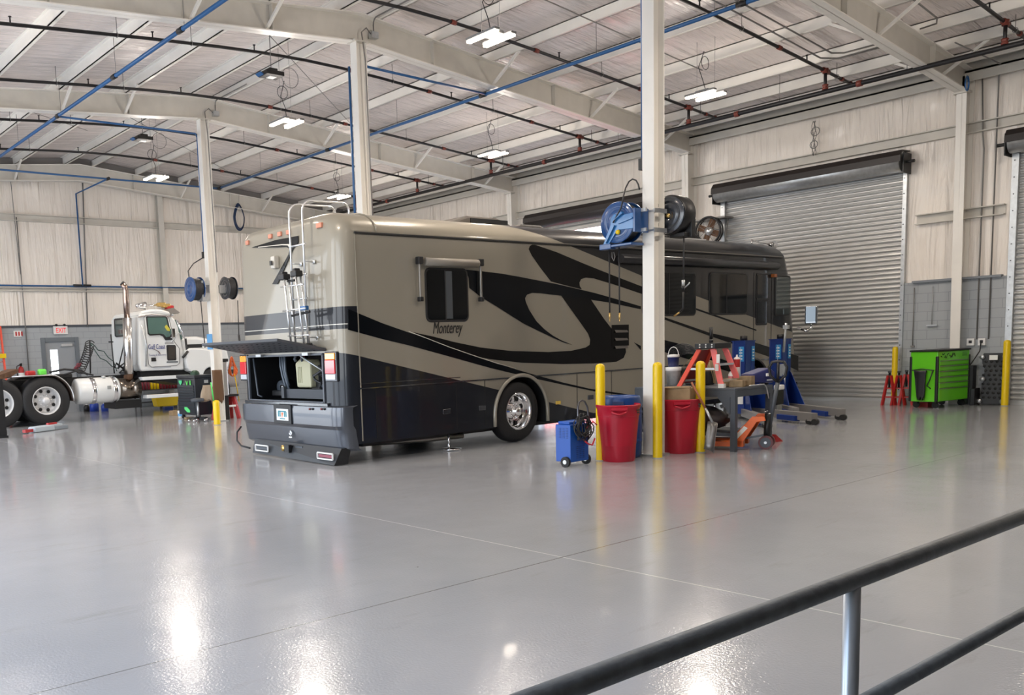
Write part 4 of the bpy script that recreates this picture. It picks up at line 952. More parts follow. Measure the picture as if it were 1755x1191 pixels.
# bumper: curved shell
M_bump = mat('bumper_grey_pearl', (.075,.082,.098), .28, .45, coat=.5)
bm_ = MB(); prof = [(XR+.0,.88),(XR-.08,.86),(XR-.09,.80),(XR-.085,.58),(XR-.045,.52),(XR-.03,.40),(XR+.0,.24),(XR+.06,.20)]
ys = []
N = 30; rows = []
def bx(y, x):   # wrap round the corners
    r = .22
    if y < Y0+r: t = (Y0+r-y)/r; return x + r*(1-math.sqrt(max(0,1-min(1,t)**2)))
    if y > Y1-r: t = (y-Y1+r)/r; return x + r*(1-math.sqrt(max(0,1-min(1,t)**2)))
    return x
yl = [Y0+.0, Y0+.01, Y0+.03, Y0+.06, Y0+.1, Y0+.15, Y0+.22]+[Y0+.3+(Y1-Y0-.6)*k/10 for k in range(11)]+[Y1-.22,Y1-.15,Y1-.1,Y1-.06,Y1-.03,Y1-.01,Y1]
vs = []
for y in yl:
    for (x, z) in prof:
        yy = y-.004 if y < 12 else y+.004
        vs.append((bx(y,x), yy, z))
m = len(prof); fs = []
for i in range(len(yl)-1):
    for k in range(m-1): a_ = i*m+k; fs.append((a_,a_+1,a_+1+m,a_+m))
bm_.add(vs, fs, True); bo = bm_.build('bumper', M_bump, rv)
so = bo.modifiers.new('solid','SOLIDIFY'); so.thickness = .02
es = bo.modifiers.new('edge', 'EDGE_SPLIT'); es.split_angle = math.radians(22)
# licence plate
a, b_ = P(472,696,0,XR-.1), P(499,724,0,XR-.1)
lp = MB().box((XR-.11,b_.y-.02,b_.z-.03),(XR-.08,a.y+.05,a.z+.03)).build('plate_holder', M_black, rv, bevel=.006)
a, b_ = P(475,700,0,XR-.1), P(496,721,0,XR-.1)
MB().box((XR-.118,b_.y,b_.z),(XR-.108,a.y,a.z)).build('licence_plate', M_label, lp)
w_ = a.y-b_.y
m_ = MB()
for k in (0,1,4,5): y = a.y-.05-k*(w_-.1)/5.6; m_.box((XR-.121,y-.03,b_.z+.06),(XR-.118,y,b_.z+.14)); 
m_.box((XR-.121,b_.y+.06,a.z-.05),(XR-.118,a.y-.06,a.z-.03)); m_.box((XR-.121,b_.y+.1,b_.z+.02),(XR-.118,a.y-.1,b_.z+.035))
m_.build('plate_characters', mat('plate_blue_green',(.05,.28,.33),.5), lp)
MB().prism([(XR-.122,(a.y+b_.y)/2+.02,a.z-.055),(XR-.122,(a.y+b_.y)/2-.03,a.z-.06),(XR-.122,(a.y+b_.y)/2-.02,b_.z+.1),(XR-.122,(a.y+b_.y)/2+.01,b_.z+.04),(XR-.122,(a.y+b_.y)/2+.02,b_.z+.1)], (.003,0,0)).build('plate_emblem', mat('plate_orange',(.8,.2,.06),.5), lp)
for px in (531,536,551,556): q = P(px,701,0,XR-.09); MB().lathe([(0,-.012),(.018,-.012),(.018,.0)], (XR-.09,q.y,q.z), 'x', 10).build('parking_sensor', M_black if px in (536,556) else mat('dull_red',(.2,.05,.05),.4), rv)
q = P(498,742,0,XR-.06); m_ = MB(); m_.ring((XR-.06,q.y,q.z), .035, .007, 'x', 14, 5); m_.box((XR-.068,q.y-.04,q.z-.075),(XR-.06,q.y+.04,q.z-.06)); m_.tube([(XR-.062,q.y-.02,q.z-.05),(XR-.062,q.y,q.z+.03),(XR-.062,q.y+.02,q.z-.05)], .006, 4); m_.build('bumper_emblem', M_chrome, rv)
# tow hitch and mudflap
MB().box((XR-.1,12.0,.13),(XR+.4,12.10,.22)).cbox((XR-.12,12.05,.175),(.06,.13,.12)).build('hitch_receiver', M_black, rv)
MB().lathe([(0,0),(.05,0),(.05,.02),(.02,.06),(0,.07)], (XR-.12,12.22,.17), 'x', 10).build('trailer_socket', M_brass, rv)
MB().box((XR-.06,11.72,.13),(XR-.04,11.92,.22)).build('hitch_plate', M_darksteel, rv)
fl = MB(); F0 = P(447,769,0,XR-.05); F1 = P(587,803,0,XR-.05)
fp = [(XR-.02,13.25,.26),(XR-.10,13.22,.03),(XR-.16,10.72,.01),(XR-.03,10.70,.25)]
fa = fl.prism(fp, (.015,0,0)).build('mudflap', mat('mudflap_rubber',(.03,.034,.04),.45), rv)
for yc, redd in ((12.86,False),(10.98,True)):
    xx = XR-.115 if not redd else XR-.13
    m_ = MB(); w2, h2 = .20, .045
    for q0, q1 in (((-w2,-h2),(w2,-h2)),((-w2,h2),(w2,h2)),((-w2,-h2),(-w2,h2)),((w2,-h2),(w2,h2))):
        m_.beam((xx-.012,yc+q0[0],.13+q0[1]),(xx-.012,yc+q1[0],.13+q1[1]),.02,.02,(1,0,0))
    m_.build('reflector_frame', M_whitepl, fa)
    MB().box((xx-.012,yc-.17,.108),(xx-.002,yc+.17,.152)).build('reflector', mat('dull_red_reflector',(.22,.02,.05),.3) if redd else M_darksteel, fa)
MB().prism([(XR-.03,10.70,.25),(XR-.16,10.72,.01),(XR+.05,10.66,.02),(XR+.12,10.66,.26)], (0,.012,0)).build('mudflap_side', M_black, rv)
# hanging hose at rear left and strap
MB().tube([(XR-.02,13.70,.45),(XR-.08,13.76,.35),(XR-.1,13.74,.2),(XR-.1,13.60,.12),(XR-.1,13.3,.10)], .016, 7).build('dangling_hose', M_black, rv)
# exhaust pipe and bits below
MB().tube([(8.3,11.3,.22),(9.5,11.0,.20),(10.3,10.9,.2)], .05, 10).build('exhaust_pipe', mat('dull_metal',(.35,.33,.30),.35,.9), rv)
MB().tube([(9.85,10.75,.30),(9.85,10.75,.03)], .02, 8).lathe([(0,0),(.16,0),(.16,.02),(0,.03)], (9.9,10.75,.012), n=16).build('leveling_foot', M_chrome, rv)
MB().tube([(17.9,10.9,.3),(17.9,10.9,.02)], .03, 8).build('leveling_jack', M_chrome, rv)
# ================================================================ THE WHITE TRUCK
TY = 24.45
def T(px, py, y=TY): return P(px, py, 1, y)
tk = thing('semi_truck', (T(200,700).x, TY+1.2, 0), 'white day-cab semi truck without trailer, facing right behind the motorhome', 'truck')
TYF = TY+2.35
def tprism(name, pts, m, y0, dy, bevel=0.0, parent=None):
    w = [T(*q) for q in pts]
    return MB().prism([(q.x, y0, q.z) for q in w], (0,dy,0)).build(name, m, parent or tk, bevel=bevel)
# frame rails
zf = T(200,652).z; zt_ = T(200,643).z
for y in (TY+.85, TY+1.45): MB().box((T(-90,650).x,y,zf-.12),(T(430,640).x,y+.08,zt_-.02)).build('frame_rail', M_black, tk)
# rear wheels
R_ = .66; wz = R_
for px in (80, -2):
    x = T(px,690).x
    w_ = wheel(tk, (x, TY+.0, wz), R_, .55, .37, 1, mat('white_wheel',(.62,.62,.62),.35,.2), .20)
    wheel(tk, (x, TYF, wz), R_, -.55, .37, 1, M_galv, .1)
    # half fender
    pts = []
for px, a1 in ((80,PI*.98),):
    x = T(px,690).x
    c = V(x+.0, 0, wz-.02); rr = R_+.08
    o = MB(); N = 14; vs = []; 
    ang = [(-.05+ (PI*.62)*k/N) for k in range(N+1)]
    prof_ = [(c.x+rr*math.cos(t), c.z+rr*math.sin(t)) for t in ang]
    prof_ = [(p_[0], min(p_[1], wz+R_+.02)) for p_ in prof_]+[(T(20,648).x, wz+R_+.02)]
    n = len(prof_)
    o.add([(a_,TY-.03,b_) for a_,b_ in prof_]+[(a_,TY+.62,b_) for a_,b_ in prof_], [(i,i+1,i+1+n,i+n) for i in range(n-1)], True)
    f_ = o.build('rear_fender', mat('fender_brown_black',(.07,.05,.04),.3,.3), tk); s_ = f_.modifiers.new('s','SOLIDIFY'); s_.thickness = .02
    MB().tube([(a_,TY-.03,b_+.01) for a_,b_ in prof_], .014, 6).build('fender_edge', M_alu, tk)
MB().box((T(-90,650).x,TY+.3,.55),(T(120,650).x,TYF-.3,.80)).build('axle_housing', M_black, tk)
tprism('fifth_wheel_ramp', [(0,652),(10,642),(40,632),(42,637),(25,648)], M_rust, TY+.5, 1.0)
m_ = MB(); m_.box((T(88,643).x,TY+.5,zt_-.02),(T(135,640).x,TY+1.6,zt_+.10)); m_.build('fifth_wheel', M_black, tk, bevel=.03)
MB().tube([T(85,638,TY+.3),T(110,633,TY+.3),T(140,635,TY+.4),T(150,642,TY+.5)], .03, 7).tube([T(110,642,TY+.3),T(130,636,TY+.3),T(160,643,TY+.3)], .025, 7).build('air_hose', M_black, tk)
MB().cbox(T(72,638,TY+.3), (.22,.2,.18)).build('green_bottle', mat('bright_green_plastic',(.15,.75,.08),.4), tk, bevel=.05)
MB().cbox(T(52,640,TY+.3), (.25,.2,.14)).build('red_lamp', M_redpaint, tk, bevel=.04)
# pogo stick with coiled lines
b0, b1 = T(155,640,TY+1), T(154,583,TY+1)
MB().tube([b0,b1], .022, 7).build('hose_tender_pole', M_black, tk)
m_ = MB(); pts = []
for k in range(193):
    t = k/192; q = T(154-17*t**1.4, 588+48*t, TY+.9); pts.append(q+V(.13*math.cos(t*2*PI*12),.03*math.sin(t*2*PI*12),.09*math.sin(t*2*PI*12)))
m_.tube(pts, .014, 5); m_.build('coiled_air_line', M_hose, tk)
m_ = MB(); pts = []
for k in range(61):
    t = k/60; q = T(137-10*t, 622+14*t, TY+.9); pts.append(q+V(.07*math.cos(t*2*PI*6),.07*math.sin(t*2*PI*6),0))
m_.tube(pts, .012, 5); m_.build('coiled_air_line', mat('dull_red_hose',(.25,.04,.06),.5), tk)
for L in ([(155,588),(162,592),(168,600),(178,602),(185,612),(195,620),(200,636)], [(156,590),(165,604),(172,614),(182,618),(192,628),(204,632)]):
    MB().tube([T(a_,b_,TY+.9) for a_,b_ in L], .014, 6).build('air_hose', mat('dark_green_hose',(.03,.07,.06),.5), tk)
MB().tube([T(190,573,TY+.7),T(196,640,TY+.7)], .02, 6).tube([T(186,586,TY+.7),T(194,586,TY+.7)], .02, 6).build('marker_rod', M_black, tk)
m_ = MB(); rnd = random.Random(5)
for k in range(9):
    a_ = T(196+rnd.random()*30, 628+rnd.random()*12, TY+.7); m_.tube([a_, a_+V(.2*rnd.random(),0,.15*rnd.random()), a_+V(.35,0,-.1)], .03, 6)
m_.build('frame_hoses', M_black, tk)
# fuel tank with straps, muffler drum
a, b_ = T(136,670), T(208,668); rt = (T(170,647).z-T(170,692).z)/2; cz = (T(170,647).z+T(170,692).z)/2
MB().lathe([(0,-.0),(rt*.82,0),(rt*.96,.03),(rt,.10),(rt,b_.x-a.x-.06),(rt*.9,b_.x-a.x),(0,b_.x-a.x)], (a.x,TY+rt,cz), 'x', 36).build('fuel_tank', M_whitetruck, tk)
for px in (163.5, 200):
    x = T(px,670).x; MB().lathe([(rt+.006,0),(rt+.012,.01),(rt+.012,.11),(rt+.006,.12)], (x-.06,TY+rt,cz), 'x', 36).build('tank_strap', M_chrome, tk)
MB().lathe([(0,0),(.06,0),(.06,.06),(0,.07)], (T(183,646).x,TY+rt*.7,cz+rt*.92), 'z', 12).build('tank_cap', M_galv, tk)
MB().box((T(184,660).x,TY-.02,T(185,667).z),(T(190,660).x,TY+.0,T(185,661).z)).build('tank_label', M_galv, tk)
a, b_ = T(210,668), T(246,666); rm = (T(228,648).z-T(228,684).z)/2; cm = (T(228,648).z+T(228,684).z)/2
MB().lathe([(0,0),(rm,.0),(rm,b_.x-a.x),(0,b_.x-a.x)], (a.x,TY+rm+.1,cm), 'x', 32).build('exhaust_box', mat('dark_chrome',(.20,.17,.14),.18,1.0), tk)
MB().box((T(205,690).x,TY+.3,T(200,702).z),(T(250,690).x,TY+1.2,T(200,688).z)).build('battery_box', M_black, tk)
# steps under the cab
for z0, z1, x0, x1 in ((652,646,245,325),(683,677,252,325)):
    MB().box((T(x0,z0).x,TY+.0,T(x0,z0).z),(T(x1,z0).x,TY+.3,T(x0,z1).z)).build('cab_step', M_whitetruck, tk, bevel=.01)
# exhaust stack
st = T(218,640,TY+.2); e_ = [T(219,648,TY+.2), T(224,640,TY+.2), T(221,600,TY+.2), T(216.5,545,TY+.2)]
MB().tube([T(221,641,TY+.2), T(219.5,590,TY+.2), T(218,545,TY+.2)], .13, 16).build('stack_heat_shield', mat('stack_satin_chrome',(.72,.70,.68),.22,1.0), tk)
tops = [T(218,545,TY+.2), T(216,515,TY+.2), T(215.5,499,TY+.2), T(214,492,TY+.2), T(210,486,TY+.2)]
MB().tube(tops, [.085,.085,.082,.08,.085], 14).build('exhaust_stack', mat('stack_bronzed',(.35,.26,.22),.2,1.0), tk)
MB().tube([tops[-1], tops[-1]+V(-.02,0,.02)], .07, 12).build('stack_mouth', M_black, tk)
MB().tube([T(223,636,TY+.2), T(222,646,TY+.3), T(215,648,TY+.4)], .10, 10).build('stack_elbow', M_rust, tk)
MB().tube([T(215,580,TY+.5), T(203,630,TY+.5)], .02, 6).build('grab_rod', M_black, tk)
# cab
cab = [(240,543),(244,537),(262,535.5),(295,540),(303,546),(309,560),(314,582),(318,605),(319,634),(300,634),(245,636),(241,625)]
cb = tprism('cab', cab, M_whitetruck, TY+.12, 2.1, .06)
tprism('roof_cap', [(240,541),(246,533),(262,529),(280,529.5),(300,535),(304,541),(262,537)], M_whitetruck, TY+.14, 2.05, .05)
tprism('roof_gutter', [(240,542),(262,538),(296,541),(296,543),(262,540),(240,544)], mat('gutter_brownish',(.30,.26,.24),.5), TY+.09, .05)
def tw(name, pts, m, off, th=.02, par=None): 
    w = [T(*q) for q in pts]; return MB().prism([(q.x, TY+.12-off, q.z) for q in w], (0,th,0)).build(name, m, par or tk)
door = [(249,544),(252,539.5),(287,540),(292,545),(301,585),(310,597),(310,622),(306,626),(262,629),(257,624),(254,590)]
dr = tw('cab_door', door, M_whitetruck, .02, .03)
dj = [T(*q) for q in door+[door[0]]]
MB().tube([(q.x,TY+.095,q.z) for q in dj], .009, 5).build('door_seam', mat('seam_grey',(.18,.18,.18),.6), dr)
wf = [(252.5,543),(254,541.8),(286,541.8),(289,544),(298,582),(286,583),(281,576),(276,574),(259,575),(255.5,572)]
wfr = tw('door_window', wf, M_black, .035, .015, dr)
wg = [(254.5,544),(285.5,543.5),(287,546),(294,576),(287,578),(283,573),(277,571.5),(259,572.5),(257,570)]
tw('window_glass', wg, M_glassgreen, .04, .006, wfr)
tw('seat_back', [(284,560),(287,556),(292,562),(295,568),(288,566)], mat('dull_yellow_cloth',(.5,.45,.05),.7), .043, .004, wfr)
lw = tw('lower_window', [(287.5,592),(289,591),(302,591),(303.5,593),(304.5,616),(303,617.5),(291,617.8),(289,616)], M_black, .035, .015, dr)
tw('window_glass', [(290,594),(301.5,594),(302.5,615),(291.5,615)], mat('brown_tint_glass',(.05,.045,.04),.08,coat=.5), .04, .006, lw)
tw('door_handle', [(261.5,613),(269,612.5),(270,619),(262,619.5)], M_black, .04, .02, dr)
XB = T(240,600).x
def bw(name, pts, m, off, par=None):
    w = [P(px,py,0,XB-off) for px,py in pts]; return MB().prism([(XB-off,q.y,q.z) for q in w], (.012,0,0)).build(name, m, par or tk)
rw = bw('rear_window', [(195,548),(197,546),(213,545),(215.5,547),(216,576),(199,578),(196.5,576)], M_black, .012)
bw('window_glass', [(197,549),(213,547.5),(213.5,574),(199.5,575.5),(198,574)], mat('grey_green_glass',(.07,.09,.085),.07,coat=.6), .018, rw)
q = T(256,596); q2 = T(285,596)
text_mesh('Gulf Coast', 'lettering', mat('navy_lettering',(.03,.05,.22),.5), tk, .2, (q.x,TY+.085,q.z-.04), (1,0,0), (0,0,1), width=q2.x-q.x)
q = T(257,609); q2 = T(287,608)
text_mesh('Towing & Recovery', 'lettering', mat('pale_navy_lettering',(.16,.18,.30),.5), tk, .085, (q.x,TY+.085,q.z-.02), (1,0,0), (0,0,1), width=q2.x-q.x)
MB().tube([(T(px,py).x,TY+.09,T(px,py).z) for px,py in ((265,598),(270,600),(272,600.5),(274,603),(277,606.5),(276,604),(273,601))], .010, 5).build('state_outline', mat('grey_brown_lettering',(.2,.15,.15),.5), tk)
tw('sill_plate', [(288,619.5),(307,619),(307.5,621),(288,621.5)], M_darksteel, .035, .01)
tw('sill_lettering', [(265,629),(296,627),(296,629.5),(266,631)], mat('pale_grey_lettering',(.42,.44,.48),.5), .012, .01)
for L in ([(244,557),(252,590),(252,628)],): MB().tube([(T(*q).x,TY+.06,T(*q).z) for q in L], .022, 7).build('grab_handle', M_galv, tk)
# visor, windshield, mirrors, roof lights
tprism('sun_visor', [(292,530),(301,527),(312,535),(309,537),(300,536),(296,541)], mat('visor_grey',(.25,.23,.21),.4,.4), TY+.14, 2.0)
tprism('windshield', [(304,548),(307,547),(318,580),(315,583)], M_glassgreen, TY+.2, 1.95)
MB().tube([T(303,548,TY+.05),T(310,566,TY+.05),T(316,580,TY+.05)], .03, 7).build('pillar_trim', M_chrome, tk)
MB().tube([T(318,580,TY+.06),T(320,597,TY+.06),T(323,624,TY+.06)], .035, 7).build('hood_seal', M_black, tk)
m_ = MB().tube([T(292,588,TY-.15),T(299,580,TY-.15),T(305,571,TY-.1),T(311,573,TY)], .025, 7); m_.cbox(T(290,588,TY-.15),(.25,.06,.06)); m_.build('mirror_bracket', M_galv, tk)
MB().cbox(T(296,571,TY-.15),(.12,.16,.28)).build('mirror', M_chrome, tk, bevel=.02)
MB().tube([T(313,613,TY),T(322,602,TY)], .04, 8).build('hood_latch', M_black, tk, )
MB().tube([T(233,523,TY+.6),T(240,525,TY+.6),T(250,524,TY+.6),T(272,522,TY+.6)], .022, 6).lathe([(0,0),(.05,0),(.12,.3),(0,.3)], T(233,524,TY+.6), 'x', 8).build('roof_air_horn', M_chrome, tk)
for px, m_, py in ((276,M_brass,521),(284,M_brass,523),(290,M_redpaint,526)): MB().cbox(T(px,py+1,TY+.6), (.24,.2,.12)).build('roof_lamp', m_, tk, bevel=.03)
# hood and fender
hood = [(313,583),(318,577),(345,576),(365,580),(395,592),(402,620),(395,640),(372,640),(368,628),(356,628),(345,640),(330,636),(320,632)]
tprism('hood', hood, M_whitetruck, TY+.25, 1.8, .09)
fd = [T(*q) for q in smooth_poly([(320,600),(340,597),(360,600),(376,609),(384,622),(378,630),(362,629),(352,634),(347,645),(340,650),(335,640),(322,631)], n=3)]
MB().prism([(q.x,TY-.02,q.z) for q in fd], (0,.4,0)).build('front_fender', M_whitetruck, tk, bevel=.05)
tprism('hood_intake', [(325,590),(352,589),(352,595),(326,596)], M_black, TY+.22, .06)
xw = T(366,690).x
wheel(tk, (xw, TY+.05, R_), R_, .3, .37, 1, M_galv, .1)
tprism('front_bumper', [(392,640),(412,640),(412,662),(392,664)], M_chrome, TY+.1, 2.1)
tprism('cab_underside', [(250,637),(330,634),(340,646),(330,660),(250,648)], M_black, TY+.4, 1.5)

# ================================================================ THINGS ALONG THE FAR WALL
def on_floor(px, py): return P(px, py, 2, 0)
# orange extension ladder at far left
t = thing('extension_ladder', P(3,642,1,EY-.8), 'orange fibreglass extension ladder leaning at the far left edge', 'ladder')
a0, a1 = P(-12,715,1,EY-1.3), P(-14,560,1,EY-.15); b0, b1 = P(18,715,1,EY-1.3), P(0,560,1,EY-.15)
for q0, q1 in ((a0,a1),(b0,b1)): MB().beam(q0, q1, .05, .09, (0,1,0)).build('rail', M_ladder, t)
for k in range(9): u = .08+k*.105; MB().tube([a0.lerp(a1,u), b0.lerp(b1,u)], .018, 6).build('rung', M_alu, t)
MB().cbox(P(3,610,1,EY-.65), (.25,.08,.14)).build('yellow_rope_wrap', M_yellow, t)
# water jugs / bottles under the tank
for px, w, m_, lab in ((149,.20,M_black,'small dark bottle with pale cap on the floor under the truck fuel tank'), (162,.30,M_bluejug,'large blue water jug on the floor under the truck fuel tank'), (180,.24,M_bluejug,'smaller blue jug on the floor under the right end of the fuel tank')):
    c = P(px,705,2,0); 
    t = thing('water_jug', c, lab, 'jug')
    MB().lathe([(0,0),(w*.5,0),(w*.5,w*.75),(w*.35,w*1.0),(w*.18,w*1.1),(0,w*1.1)], c, n=18).build('body', m_, t)
    MB().lathe([(0,w*1.08),(w*.16,w*1.08),(w*.16,w*1.2),(0,w*1.2)], c, n=12).build('cap', M_label, t)
# shelf of bottles behind the truck
c = P(270,690,1,EY-.6)
t = thing('storage_rack', (c.x,EY-.5,0), 'low black rack behind the truck cab step, holding red and yellow bottles', 'rack')
for z in (.15,.57,1.3): MB().box((c.x-.7,EY-.75,z),(c.x+1.0,EY-.25,z+.03)).build('shelf', M_black, t)
for x in (c.x-.7,c.x+.96):
    for y in (EY-.75,EY-.29): MB().box((x,y,0),(x+.04,y+.04,1.35)).build('leg', M_black, t)
rnd = random.Random(2)
protob = None
for k in range(14):
    x = c.x-.6+k*.115; m_ = mat('bottle_red_brown',(.20,.02,.03),.35) if not 4 <= k <= 6 else M_yellow
    o = MB().lathe([(0,0),(.05,0),(.05,.26),(.02,.34),(.02,.38),(0,.38)], (0,0,0), n=10).build('bottle', m_)
    o.location = (x, EY-.5, .60); tag(o, ('yellow bottle in the middle of the low rack behind the truck step' if 4<=k<=6 else 'dark red bottle on the low rack behind the truck step'), 'bottle', 'bottles on the rack')
c = P(284,700,2,0)
t = thing('mop_bucket', c, 'yellow mop bucket on the floor behind the truck step', 'bucket')
MB().prism([c+V(-.35,-.2,.08),c+V(.35,-.2,.08),c+V(.42,-.2,.42),c+V(-.42,-.2,.42)], (0,.4,0)).build('body', M_yellow, t, bevel=.03)
MB().box(c+V(-.3,-.25,.0),c+V(-.2,-.2,.09)).box(c+V(.2,-.25,.0),c+V(.3,-.2,.09)).build('wheel', M_black, t)

# ================================================================ AROUND THE LEFT COLUMN
cx, cy = 10.74, 21.6
t = thing('tool_chest', (cx+.3, cy+.5, 0), 'black rolling tool chest with bright green emblems beside the truck nose', 'tool chest')
M_chest = mat('chest_blue_black', (.016,.020,.028), .35, coat=.3)
MB().box((cx,cy,.13),(cx+.62,cy+1.05,1.12)).build('body', M_chest, t, bevel=.01)
MB().box((cx-.02,cy-.02,1.12),(cx+.64,cy+1.07,1.20)).build('lid', M_chest, t, bevel=.012)
zz = .18
for k, h in enumerate((.20,.11,.075,.075,.075,.075,.075,.075)):
    d_ = MB().box((cx-.018,cy+.06,zz),(cx,cy+.99,zz+h-.012)).build('drawer', M_chest, t, bevel=.004)
    MB().box((cx-.035,cy+.08,zz+h-.03),(cx-.016,cy+.97,zz+h-.018)).build('drawer_pull', mat('pull_grey',(.07,.09,.11),.35,.5), d_); zz += h
q = MB(); q.prism([(cx-.022,cy+.92,1.06),(cx-.022,cy+.72,1.06),(cx-.022,cy+.74,.99),(cx-.022,cy+.82,.93),(cx-.022,cy+.90,.99)], (.006,0,0)); q.build('green_shield_mark', mat('mark_green',(.10,.65,.28),.4), t)
q = MB(); q.prism([(cx-.022,cy+.50,1.05),(cx-.022,cy+.46,1.05),(cx-.022,cy+.42,.97),(cx-.022,cy+.38,1.05),(cx-.022,cy+.35,1.05),(cx-.022,cy+.41,.93),(cx-.022,cy+.44,.93)], (.006,0,0)); q.box((cx-.022,cy+.2,.94),(cx-.016,cy+.26,1.06)); q.build('green_letter_marks', mat('mark_green2',(.12,.65,.12),.4), t)
q = MB(); q.prism([(cx-.022,cy+.66,.34),(cx-.022,cy+.50,.34),(cx-.022,cy+.34,.26),(cx-.022,cy+.34,.2),(cx-.022,cy+.5,.2),(cx-.022,cy+.66,.28)], (.006,0,0)); q.build('green_emblem', mat('mark_green3',(.12,.75,.22),.4), t)
MB().box((cx+.28,cy-.006,.98),(cx+.40,cy,1.06)).build('side_label', mat('grey_label',(.45,.48,.48),.5), t)
for dx in (.08,.54):
    for dy in (.1,.95): MB().lathe([(0,-.02),(.055,-.02),(.055,.02),(0,.02)], (cx+dx,cy+dy,.06), 'y', 12).box((cx+dx-.03,cy+dy-.025,.08),(cx+dx+.03,cy+dy+.025,.13)).build('caster', M_black, t)
# helmet + bits on the chest
solo(MB().lathe([(.12,0),(.125,.04),(.10,.09),(.05,.12),(0,.125)], (cx+.25,cy+.45,1.20), n=16), 'welding_cap', mat('green_black_cap',(.02,.06,.03),.5), 'dark green rounded cap lying on the black tool chest', 'cap')
c = V(cx+.15,cy-.55,0)
c = V(10.55,21.12,0)
t = thing('shop_stool', c, 'black padded rolling stool with chrome feet in front of the black tool chest', 'stool')
MB().lathe([(0,.52),(.17,.52),(.18,.55),(.17,.60),(.1,.615),(0,.62)], c, n=20).build('seat', mat('stool_vinyl',(.05,.06,.075),.45), t)
MB().tube([c+V(0,0,.1), c+V(0,0,.53)], .028, 10).build('gas_post', M_galv, t)
for k in range(5):
    a_ = 2*PI*k/5; e_ = c+V(.24*math.cos(a_),.24*math.sin(a_),.09)
    l_ = MB().beam(c+V(0,0,.12), e_, .04, .03).build('leg', M_black, t)
    MB().lathe([(0,-.02),(.035,-.02),(.035,.02),(0,.02)], e_-V(0,0,.05), 'y', 10).build('caster', M_chrome, l_)
# bollard left column
def bollard(x, y, h, lab, r=.085, mark=None):
    t = thing('bollard', (x,y,0), lab, 'bollard', 'yellow bollards')
    MB().lathe([(r,0),(r,h-.05),(r*.9,h-.015),(r*.6,h+.005),(0,h+.015)], (x,y,0), n=24).build('post', mark or M_yellow, t)
    MB().lathe([(r*1.25,0),(r*1.25,.006),(r,.012)], (x,y,0), n=24).build('floor_ring', mat('grout_grey',(.3,.3,.3),.8), t)
c = P(372.5,728,2,0); bollard(c.x, c.y, .60, 'short yellow bollard at the foot of the left column with a green handle above')
solo(MB().tube([c+V(-.07,-.02,.60), c+V(-.12,-.02,1.05)], .018, 7), 'green_bar', mat('bright_green_bar',(.08,.6,.12),.4), 'thin green bar standing above the short yellow bollard by the left column', 'bar')
# jacket
cj = V(RIDGE-.12, 20.52, 0)
q0 = P(370,634,1,20.45)
m_ = MB()
def cloth_strip(cen, w0, w1, h, seed, fold=.035, n=14, m=12, thick=.12):
    r = random.Random(seed); vs = []; ph = r.random()*6
    for j in range(m+1):
        v = j/m; w = w0+(w1-w0)*v
        for i in range(n):
            t = 2*PI*i/n
            vs.append(Vector(cen)+V(w/2*math.cos(t)*(1+fold*3*math.sin(3*t+ph+v*3)), thick/2*math.sin(t)*(1+.4*math.sin(5*t+ph)), -h*v+fold*math.sin(7*t+ph)*v))
    mb = MB(); fs = []
    for j in range(m):
        for i in range(n): a_ = j*n+i; b_ = j*n+(i+1)%n; fs.append((a_,b_,b_+n,a_+n))
    fs.append(tuple(range(n))[::-1]); fs.append(tuple(range(m*n, m*n+n))); return mb.add(vs, fs, True)
mb = cloth_strip(P(371,634,1,20.36), .26, .34, .80, 4, .06, thick=.16)
solo(mb, 'jacket', M_fabric, 'brown work jacket hung on the left column above the short yellow bollard', 'jacket')
mb = cloth_strip(P(356,660,1,21.2), .30, .40, .40, 9, .09, thick=.2)
solo(mb, 'tool_pouch', M_tan, 'tan leather pouch draped on the side of the black tool chest over the stool', 'pouch')
# grey cylinder / cabinet behind, with black top
q = P(385,680,1,21.0); zt2 = P(385,616,1,21.0).z
t = thing('parts_cabinet', (q.x,21.1,0), 'slim silver standing cabinet with black top just right of the left column', 'cabinet')
MB().box((q.x-.13,20.98,.62),(q.x+.13,21.3,zt2-.06)).build('body', mat('silver_panel',(.50,.50,.50),.3,.6), t, bevel=.03)
MB().box((q.x-.15,20.96,zt2-.06),(q.x+.15,21.32,zt2+.02)).build('top', M_black, t, bevel=.01)
MB().box((q.x-.12,21.0,0),(q.x+.12,21.28,.62)).build('base', M_black, t)
# orange cord bundle on a hook
q = P(400,628,1,21.2); m_ = MB()
for k in range(7): m_.tube([q+V((.06+.012*k)*math.cos(t_)+.012*k-.04, .015*k, (.26-.02*k)*math.sin(t_)-.02*k) for t_ in [2*PI*j/16 for j in range(17)]], .016, 5)
solo(m_, 'cord_bundle', M_orange, 'bundle of orange extension cord hanging behind the motorhome rear corner', 'cord')
solo(MB().tube([q+V(.02,0,-.2), q+V(.12,0,-.95)], .014, 6), 'yellow_rod', M_yellow, 'thin yellow rod hanging under the orange cord bundle', 'rod')
# red step stool / stand
q = P(388,718,2,0)
t = thing('step_stand', q, 'red A-frame stand with white crossbar and black top behind the motorhome bumper corner', 'stand')
for sx in (-1,1):
    for sy in (-1,1): MB().beam(q+V(sx*.28,sy*.2,0), q+V(sx*.2,sy*.08,.62), .09, .09).build('leg', M_redpaint, t)
MB().box(q+V(-.3,-.2,.60), q+V(.3,.2,.66)).build('top', M_black, t)
MB().beam(q+V(-.25,-.16,.35), q+V(.25,-.16,.35), .04, .05).build('crossbar', M_label, t)
